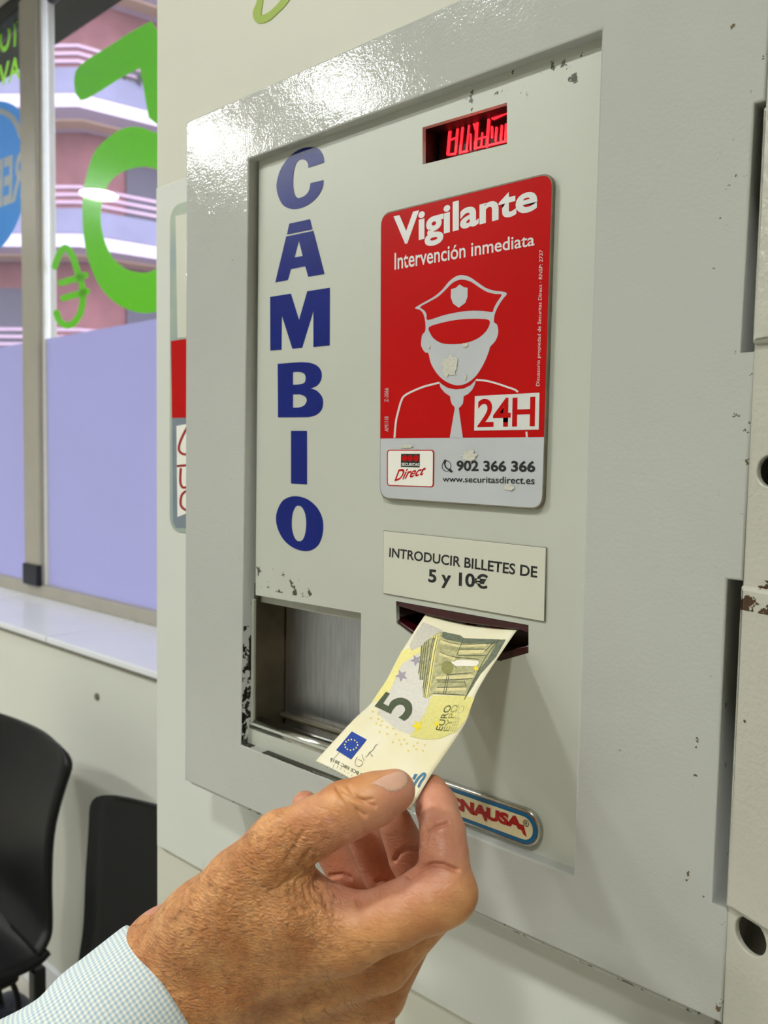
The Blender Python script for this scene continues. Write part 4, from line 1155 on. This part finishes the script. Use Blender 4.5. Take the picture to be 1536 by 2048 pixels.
# shirt cuff and sleeve
def sleeve():
    ax0 = J(335, 1982, .353)
    dirp = np.array([-.742, -.457, -.489]); dirp /= np.linalg.norm(dirp)
    e1 = np.array([.596, -.696, -.254]); e1 -= dirp * (e1 @ dirp); e1 /= np.linalg.norm(e1)     # down right in the picture
    e2 = np.cross(dirp, e1)
    na, nl = 72, 60
    verts = []; uv = []
    rows = []
    # inner turn of the cuff first, then outside to the far end
    prof = [(0.020, -0.0022), (0.010, -0.0018), (0.002, -0.0016), (0.0000, -0.0010), (-0.0006, 0.0), (0.0002, 0.0009), (0.002, 0.0012)]
    prof += [(0.002 + 0.150 * (k / nl) ** 1.0, 0.0012) for k in range(1, nl + 1)]
    for l, dr in prof:
        ring = []
        for a in range(na):
            th = 2 * math.pi * a / na
            g = max(l, 0)
            ra = 0.0335 + 0.05 * g + dr + 0.0009 * math.sin(3 * th + 60 * g) * min(g * 40, 1)
            rb = 0.0335 + 0.06 * g + dr
            if g > 0.024:                    # slight pull-in behind the cuff then soft folds
                f = min((g - 0.024) * 60, 1)
                ra += -0.0010 * f + 0.0016 * f * math.sin(2 * th + 90 * g) + 0.0010 * f * math.sin(5 * th - 120 * g)
            p = ax0 + dirp * l + e1 * ra * math.cos(th) + e2 * rb * math.sin(th)
            ring.append(len(verts)); verts.append(p); uv.append((th * 0.034, l))
        rows.append(ring)
    faces = []; fuv = []
    for r0, r1 in zip(rows[:-1], rows[1:]):
        for a in range(na):
            b = (a + 1) % na
            faces.append((r0[a], r0[b], r1[b], r1[a]))
            ua, ub = a * 2 * math.pi / na * .034, (a + 1) * 2 * math.pi / na * .034
            la, lb = uv[r0[a]][1], uv[r1[a]][1]
            fuv += [(ua, la), (ub, la), (ub, lb), (ua, lb)]
    me = from_np(to_world(np.array(verts)), faces)
    ul = me.uv_layers.new(name='UVMap')
    ul.data.foreach_set('uv', np.array(fuv, np.float32).ravel())
    return smooth(me)
def check_mat():
    m = bpy.data.materials.new('checked_cotton'); m.use_nodes = True
    nt = m.node_tree; N = nt.nodes; Lk = nt.links; b = N['Principled BSDF']
    b.inputs['Roughness'].default_value = 0.8; b.inputs['Specular IOR Level'].default_value = 0.2
    uvn = N.new('ShaderNodeUVMap'); sep = N.new('ShaderNodeSeparateXYZ'); Lk.new(uvn.outputs[0], sep.inputs[0])
    lines = []
    for k in (0, 1):
        a = N.new('ShaderNodeMath'); a.operation = 'MULTIPLY'; a.inputs[1].default_value = 2 * math.pi / 0.00195; Lk.new(sep.outputs[k], a.inputs[0])
        s = N.new('ShaderNodeMath'); s.operation = 'SINE'; Lk.new(a.outputs[0], s.inputs[0])
        r = N.new('ShaderNodeMapRange'); r.inputs[1].default_value = -0.35; r.inputs[2].default_value = 0.35; Lk.new(s.outputs[0], r.inputs[0])
        lines.append(r.outputs[0])
    ad = N.new('ShaderNodeMath'); ad.operation = 'ADD'; Lk.new(lines[0], ad.inputs[0]); Lk.new(lines[1], ad.inputs[1])
    hf = N.new('ShaderNodeMath'); hf.operation = 'MULTIPLY'; hf.inputs[1].default_value = 0.5; Lk.new(ad.outputs[0], hf.inputs[0])
    mx = N.new('ShaderNodeMix'); mx.data_type = 'RGBA'; Lk.new(hf.outputs[0], mx.inputs[0])
    mx.inputs[6].default_value = srgb(240, 240, 232); mx.inputs[7].default_value = srgb(168, 194, 212)
    Lk.new(mx.outputs[2], b.inputs['Base Color'])
    nz = N.new('ShaderNodeTexNoise'); nz.inputs['Scale'].default_value = 1800
    tc = N.new('ShaderNodeTexCoord'); Lk.new(tc.outputs['Object'], nz.inputs['Vector'])
    bp = N.new('ShaderNodeBump'); bp.inputs['Strength'].default_value = 0.3; bp.inputs['Distance'].default_value = 0.0003
    Lk.new(nz.outputs['Fac'], bp.inputs['Height']); Lk.new(bp.outputs['Normal'], b.inputs['Normal'])
    return m
M['check'] = check_mat()
slv = add('shirt_sleeve', sleeve(), M['check'], person)
slv['label'] = 'pale blue and white checked shirt cuff'

# ------------------------------------------------------------------ waiting chairs under the window
def shell(profile, width_fn, thick, nx=13, bow=0.03):
    """curved plastic shell: profile (y, z) polyline, width along it"""
    P = catmull(profile, 6, False)
    T = np.gradient(P, axis=0); T /= np.linalg.norm(T, axis=1)[:, None]
    Nn = np.stack([-T[:, 1], T[:, 0]], 1)
    n = len(P); v = []
    for side in (0, 1):
        for i in range(n):
            w = width_fn(i / (n - 1))
            for k in range(nx):
                s = -1 + 2 * k / (nx - 1)
                off = (thick if side else 0) - bow * (s * s)
                q = P[i] + Nn[i] * off
                v.append((s * w / 2, q[0], q[1]))
    f = []; o = n * nx
    for i in range(n - 1):
        for k in range(nx - 1):
            a = i * nx + k
            f.append((a, a + 1, a + nx + 1, a + nx)); f.append((a + o, a + nx + o, a + nx + 1 + o, a + 1 + o))
    rim = [k for k in range(nx)] + [i * nx + nx - 1 for i in range(1, n)] + [(n - 1) * nx + k for k in range(nx - 2, -1, -1)] + [i * nx for i in range(n - 2, 0, -1)]
    for a, b in zip(rim, rim[1:] + rim[:1]): f.append((a, a + o, b + o, b))
    return smooth(from_np(np.array(v), f))
def wf_back(t):
    w = 0.43 + 0.03 * math.cos(math.pi * 2 * t)
    if t > 0.80: w *= math.sqrt(max(1 - ((t - 0.80) / 0.205) ** 2 * 0.62, 0.05))
    return w
def wf_seat(t): return 0.46 * (0.90 + 0.10 * math.sin(math.pi * min(t * 1.6, 1) * .5))
def make_chair(loc, label):
    c = thing('waiting_chair', (0, 0, 0))
    add('backrest', shell([(-.020, .425), (.012, .47), (.022, .56), (.030, .66), (.050, .755), (.060, .792)], wf_back, 0.012, bow=-0.028), M['chair'], c)
    add('seat', shell([(-.44, .405), (-.42, .430), (-.36, .438), (-.20, .425), (-.06, .415), (-.018, .428)], wf_seat, 0.012, bow=-0.012), M['chair'], c)
    add('seat_pan', box((-.19, -.36, .385), (.19, -.06, .418), .01), M['chair'], c)
    for sx in (-1, 1):
        for y in (-.36, -.03):
            add('leg', box((sx * .19 - .012, y - .012, 0), (sx * .19 + .012, y + .012, .40), .004), M['chair_leg'], c)
    tag(c, label, 'chair', None)
    c.location = loc
    return c
ch1 = make_chair((-1.27, 0.335, 0), 'black moulded plastic chair standing away from the pillar, its seat in view')
ch2 = make_chair((-0.655, 0.315, 0), 'black plastic chair partly hidden by the edge of the cream pillar')
ch2.rotation_euler.z = math.radians(8)

# dark blue bag on the floor under the chairs
def bag():
    n, mth = 24, 16
    v = []; f = []
    for i in range(mth + 1):
        ph = math.pi * i / mth
        for k in range(n):
            th = 2 * math.pi * k / n
            x = math.copysign(abs(math.cos(th)) ** .7, math.cos(th)) * math.sin(ph) ** .8 * .13
            y = math.copysign(abs(math.sin(th)) ** .7, math.sin(th)) * math.sin(ph) ** .8 * .09
            z = .10 * (1 - math.cos(ph)) + .012 * math.sin(3 * th) * math.sin(ph)
            v.append((x, y, z))
    for i in range(mth):
        for k in range(n):
            a = i * n + k; b = i * n + (k + 1) % n
            f.append((a, b, b + n, a + n))
    return smooth(from_np(np.array(v) + np.array([-1.28, 0.34, 0.0]), f))
bg = thing('bag', (-1.28, 0.34, 0))
add('bag_body', bag(), mat('navy_fabric', srgb(28, 36, 78), 0.5, var=0.3, vscale=30, bump=0.2, bscale=200), bg)
add('bag_handle', xform(fill([[(.05 * math.cos(a), .05 * math.sin(a)) for a in np.linspace(0, 6.28, 25)[:-1]], [(.04 * math.cos(a), .04 * math.sin(a)) for a in np.linspace(0, 6.28, 25)[:-1]]], .01, .003),
    lambda v: np.stack([v[:, 0] - 1.28, v[:, 2] + .34, v[:, 1] + .225], 1)), M['chair'], bg)
tag(bg, 'dark navy bag on the floor under the black chair', 'bag')
# screw cap on the wall under the sill
sc = add('screw_cap', plate([circle(*[float(t) for t in xz(195, 1393, .55)], .008, 20)], .546, .006, .001), M['plate_edge'])
tag(sc, 'small grey screw cap on the white wall below the sill', 'screw cap')

# ------------------------------------------------------------------ the street outside
M['street'] = mat('asphalt', srgb(120, 118, 122), 0.8, var=0.2, vscale=2)
struct('street_ground', box((-60, -60, -0.35), (20, 60, -0.14)), M['street'])
struct('trim_2', box((-9.0, 1.0, 3.84), (2.0, 2.0, 4.1)), mat('olive_overhang', srgb(104, 106, 84), 0.7, var=0.2, vscale=3))
struct('trim_3', box((-9.0, 0.84, CEIL), (2.0, 1.0, 4.1)), M['white_wall'])
M['brick'] = mat('pink_brick', srgb(142, 92, 96), 0.8, var=0.22, vscale=3)
M['slab'] = mat('white_slab', srgb(200, 184, 198), 0.7, var=0.05, vscale=2)
M['rail'] = mat('mauve_rail', srgb(176, 146, 164), 0.6, var=0.1, vscale=3)
M['awn'] = mat('grey_lavender_panel', srgb(124, 120, 146), 0.7, var=0.15, vscale=2)
M['shutter'] = mat('dark_window', srgb(70, 60, 80), 0.35, var=0.25, vscale=2)
M['soffit'] = mat('cream_soffit', srgb(200, 170, 146), 0.8, var=0.06, vscale=2)
M['leaf'] = mat('leaf_green', srgb(92, 112, 84), 0.7, var=0.4, vscale=6)
CX, CY = -16.95, 9.25                       # the building's corner towards us
# face A runs left along dA, face B runs right along dB
import itertools
dA = np.array([-0.80, -0.60, 0.0]); dB = np.array([0.30, 0.95, 0.0]); dB /= np.linalg.norm(dB); dA /= np.linalg.norm(dA)
# outward normals, both towards the camera side
nA = np.array([-dA[1], dA[0], 0.0]); nB = np.array([-dB[1], dB[0], 0.0])
tocam = np.array([CAM[0] - CX, CAM[1] - CY, 0])
if nA @ tocam < 0: nA = -nA
if nB @ tocam < 0: nB = -nB
bld = thing('apartment_building', (CX, CY, -0.1))
tag(bld, 'pink brick apartment block with white wraparound balconies across the street', 'building')
def wedge(outA, outB, z0, z1, la=14.0, lb=14.0, inA=-0.3, inB=-0.3):
    """L-shaped band around the corner: outA/outB metres proud of the faces"""
    c = np.array([CX, CY, 0])
    def corner(a, b):                        # point a proud of face A and b proud of face B
        Mx = np.array([[nA[0], nA[1]], [nB[0], nB[1]]])
        q = np.linalg.solve(Mx, np.array([a, b])); return c + np.array([q[0], q[1], 0])
    o = corner(outA, outB); i_ = corner(inA, inB)
    pts = [o + dA * la, o, o + dB * lb, i_ + dB * lb, i_, i_ + dA * la]
    v = [(p[0], p[1], z0) for p in pts] + [(p[0], p[1], z1) for p in pts]
    f = [(0, 1, 4, 5), (1, 2, 3, 4), (6, 11, 10, 7), (7, 10, 9, 8)] + [(k, (k + 1) % 6 + 0, (k + 1) % 6 + 6, k + 6) for k in range(6)]
    me = from_np(v, f)
    bm = bmesh.new(); bm.from_mesh(me); bmesh.ops.recalc_face_normals(bm, faces=list(bm.faces)); bm.to_mesh(me); bm.free()
    return me
add('brick_wall', wedge(0, 0, -0.1, 16.0, 14, 14, -4, -4), M['brick'], bld)
for zf in (3.15, 6.2, 9.15, 12.1):
    b = add('balcony_slab', wedge(1.3, 1.3, zf - 0.28, zf, 14, 14, -.1, -.1), M['slab'], bld)
    add('soffit_strip', wedge(0.7, 0.7, zf - 0.32, zf - 0.26, 14, 14, .3, .3), M['soffit'], b)
    add('parapet', wedge(1.28, 1.28, zf + 0.02, zf + 0.55, 14, 14, 1.2, 1.2), M['awn'], b)
    for h in (0.68, 0.84, 1.0):
        add('handrail', wedge(1.28, 1.28, zf + h - .035, zf + h + .035, 14, 14, 1.2, 1.2), M['rail'], b)
    for d_, n_ in ((dA, nA), (dB, nB)):
        for k in range(5):
            w0 = np.array([CX, CY, 0]) + d_ * (0.9 + 2.6 * k) + n_ * 0.02
            pts = []
            for dl_, zz in ((0, zf), (1.5, zf), (1.5, zf + 2.15), (0, zf + 2.15)):
                q = w0 + d_ * dl_; pts.append((q[0], q[1], zz))
            v = pts + [tuple(np.array(p) + n_ * 0.06) for p in pts]
            f = [(0, 1, 2, 3), (4, 5, 6, 7)] + [(i, (i + 1) % 4, (i + 1) % 4 + 4, i + 4) for i in range(4)]
            add('window', from_np(v, f), M['shutter'], bld)
# balcony plants
rng = np.random.default_rng(3)
def bush(c, r, n):
    v = []; f = []
    for _ in range(n):
        d = rng.standard_normal(3); d /= np.linalg.norm(d); p = np.array(c) + d * r * rng.uniform(.5, 1) * np.array([1.4, 1.4, .8])
        a = rng.standard_normal(3); a /= np.linalg.norm(a); b = np.cross(a, d); s = r * .3
        k = len(v); v += [p, p + a * s, p + a * s * .5 + b * s, p + b * s * .4 - a * .2 * s]; f.append((k, k + 1, k + 2, k + 3))
    return from_np(v, f)
bp_ = np.array([CX, CY, 0]) + dB * 0.9 + nB * 1.2
pl = add('balcony_plant', bush((bp_[0], bp_[1], 10.0), .5, 120), M['leaf'], bld)
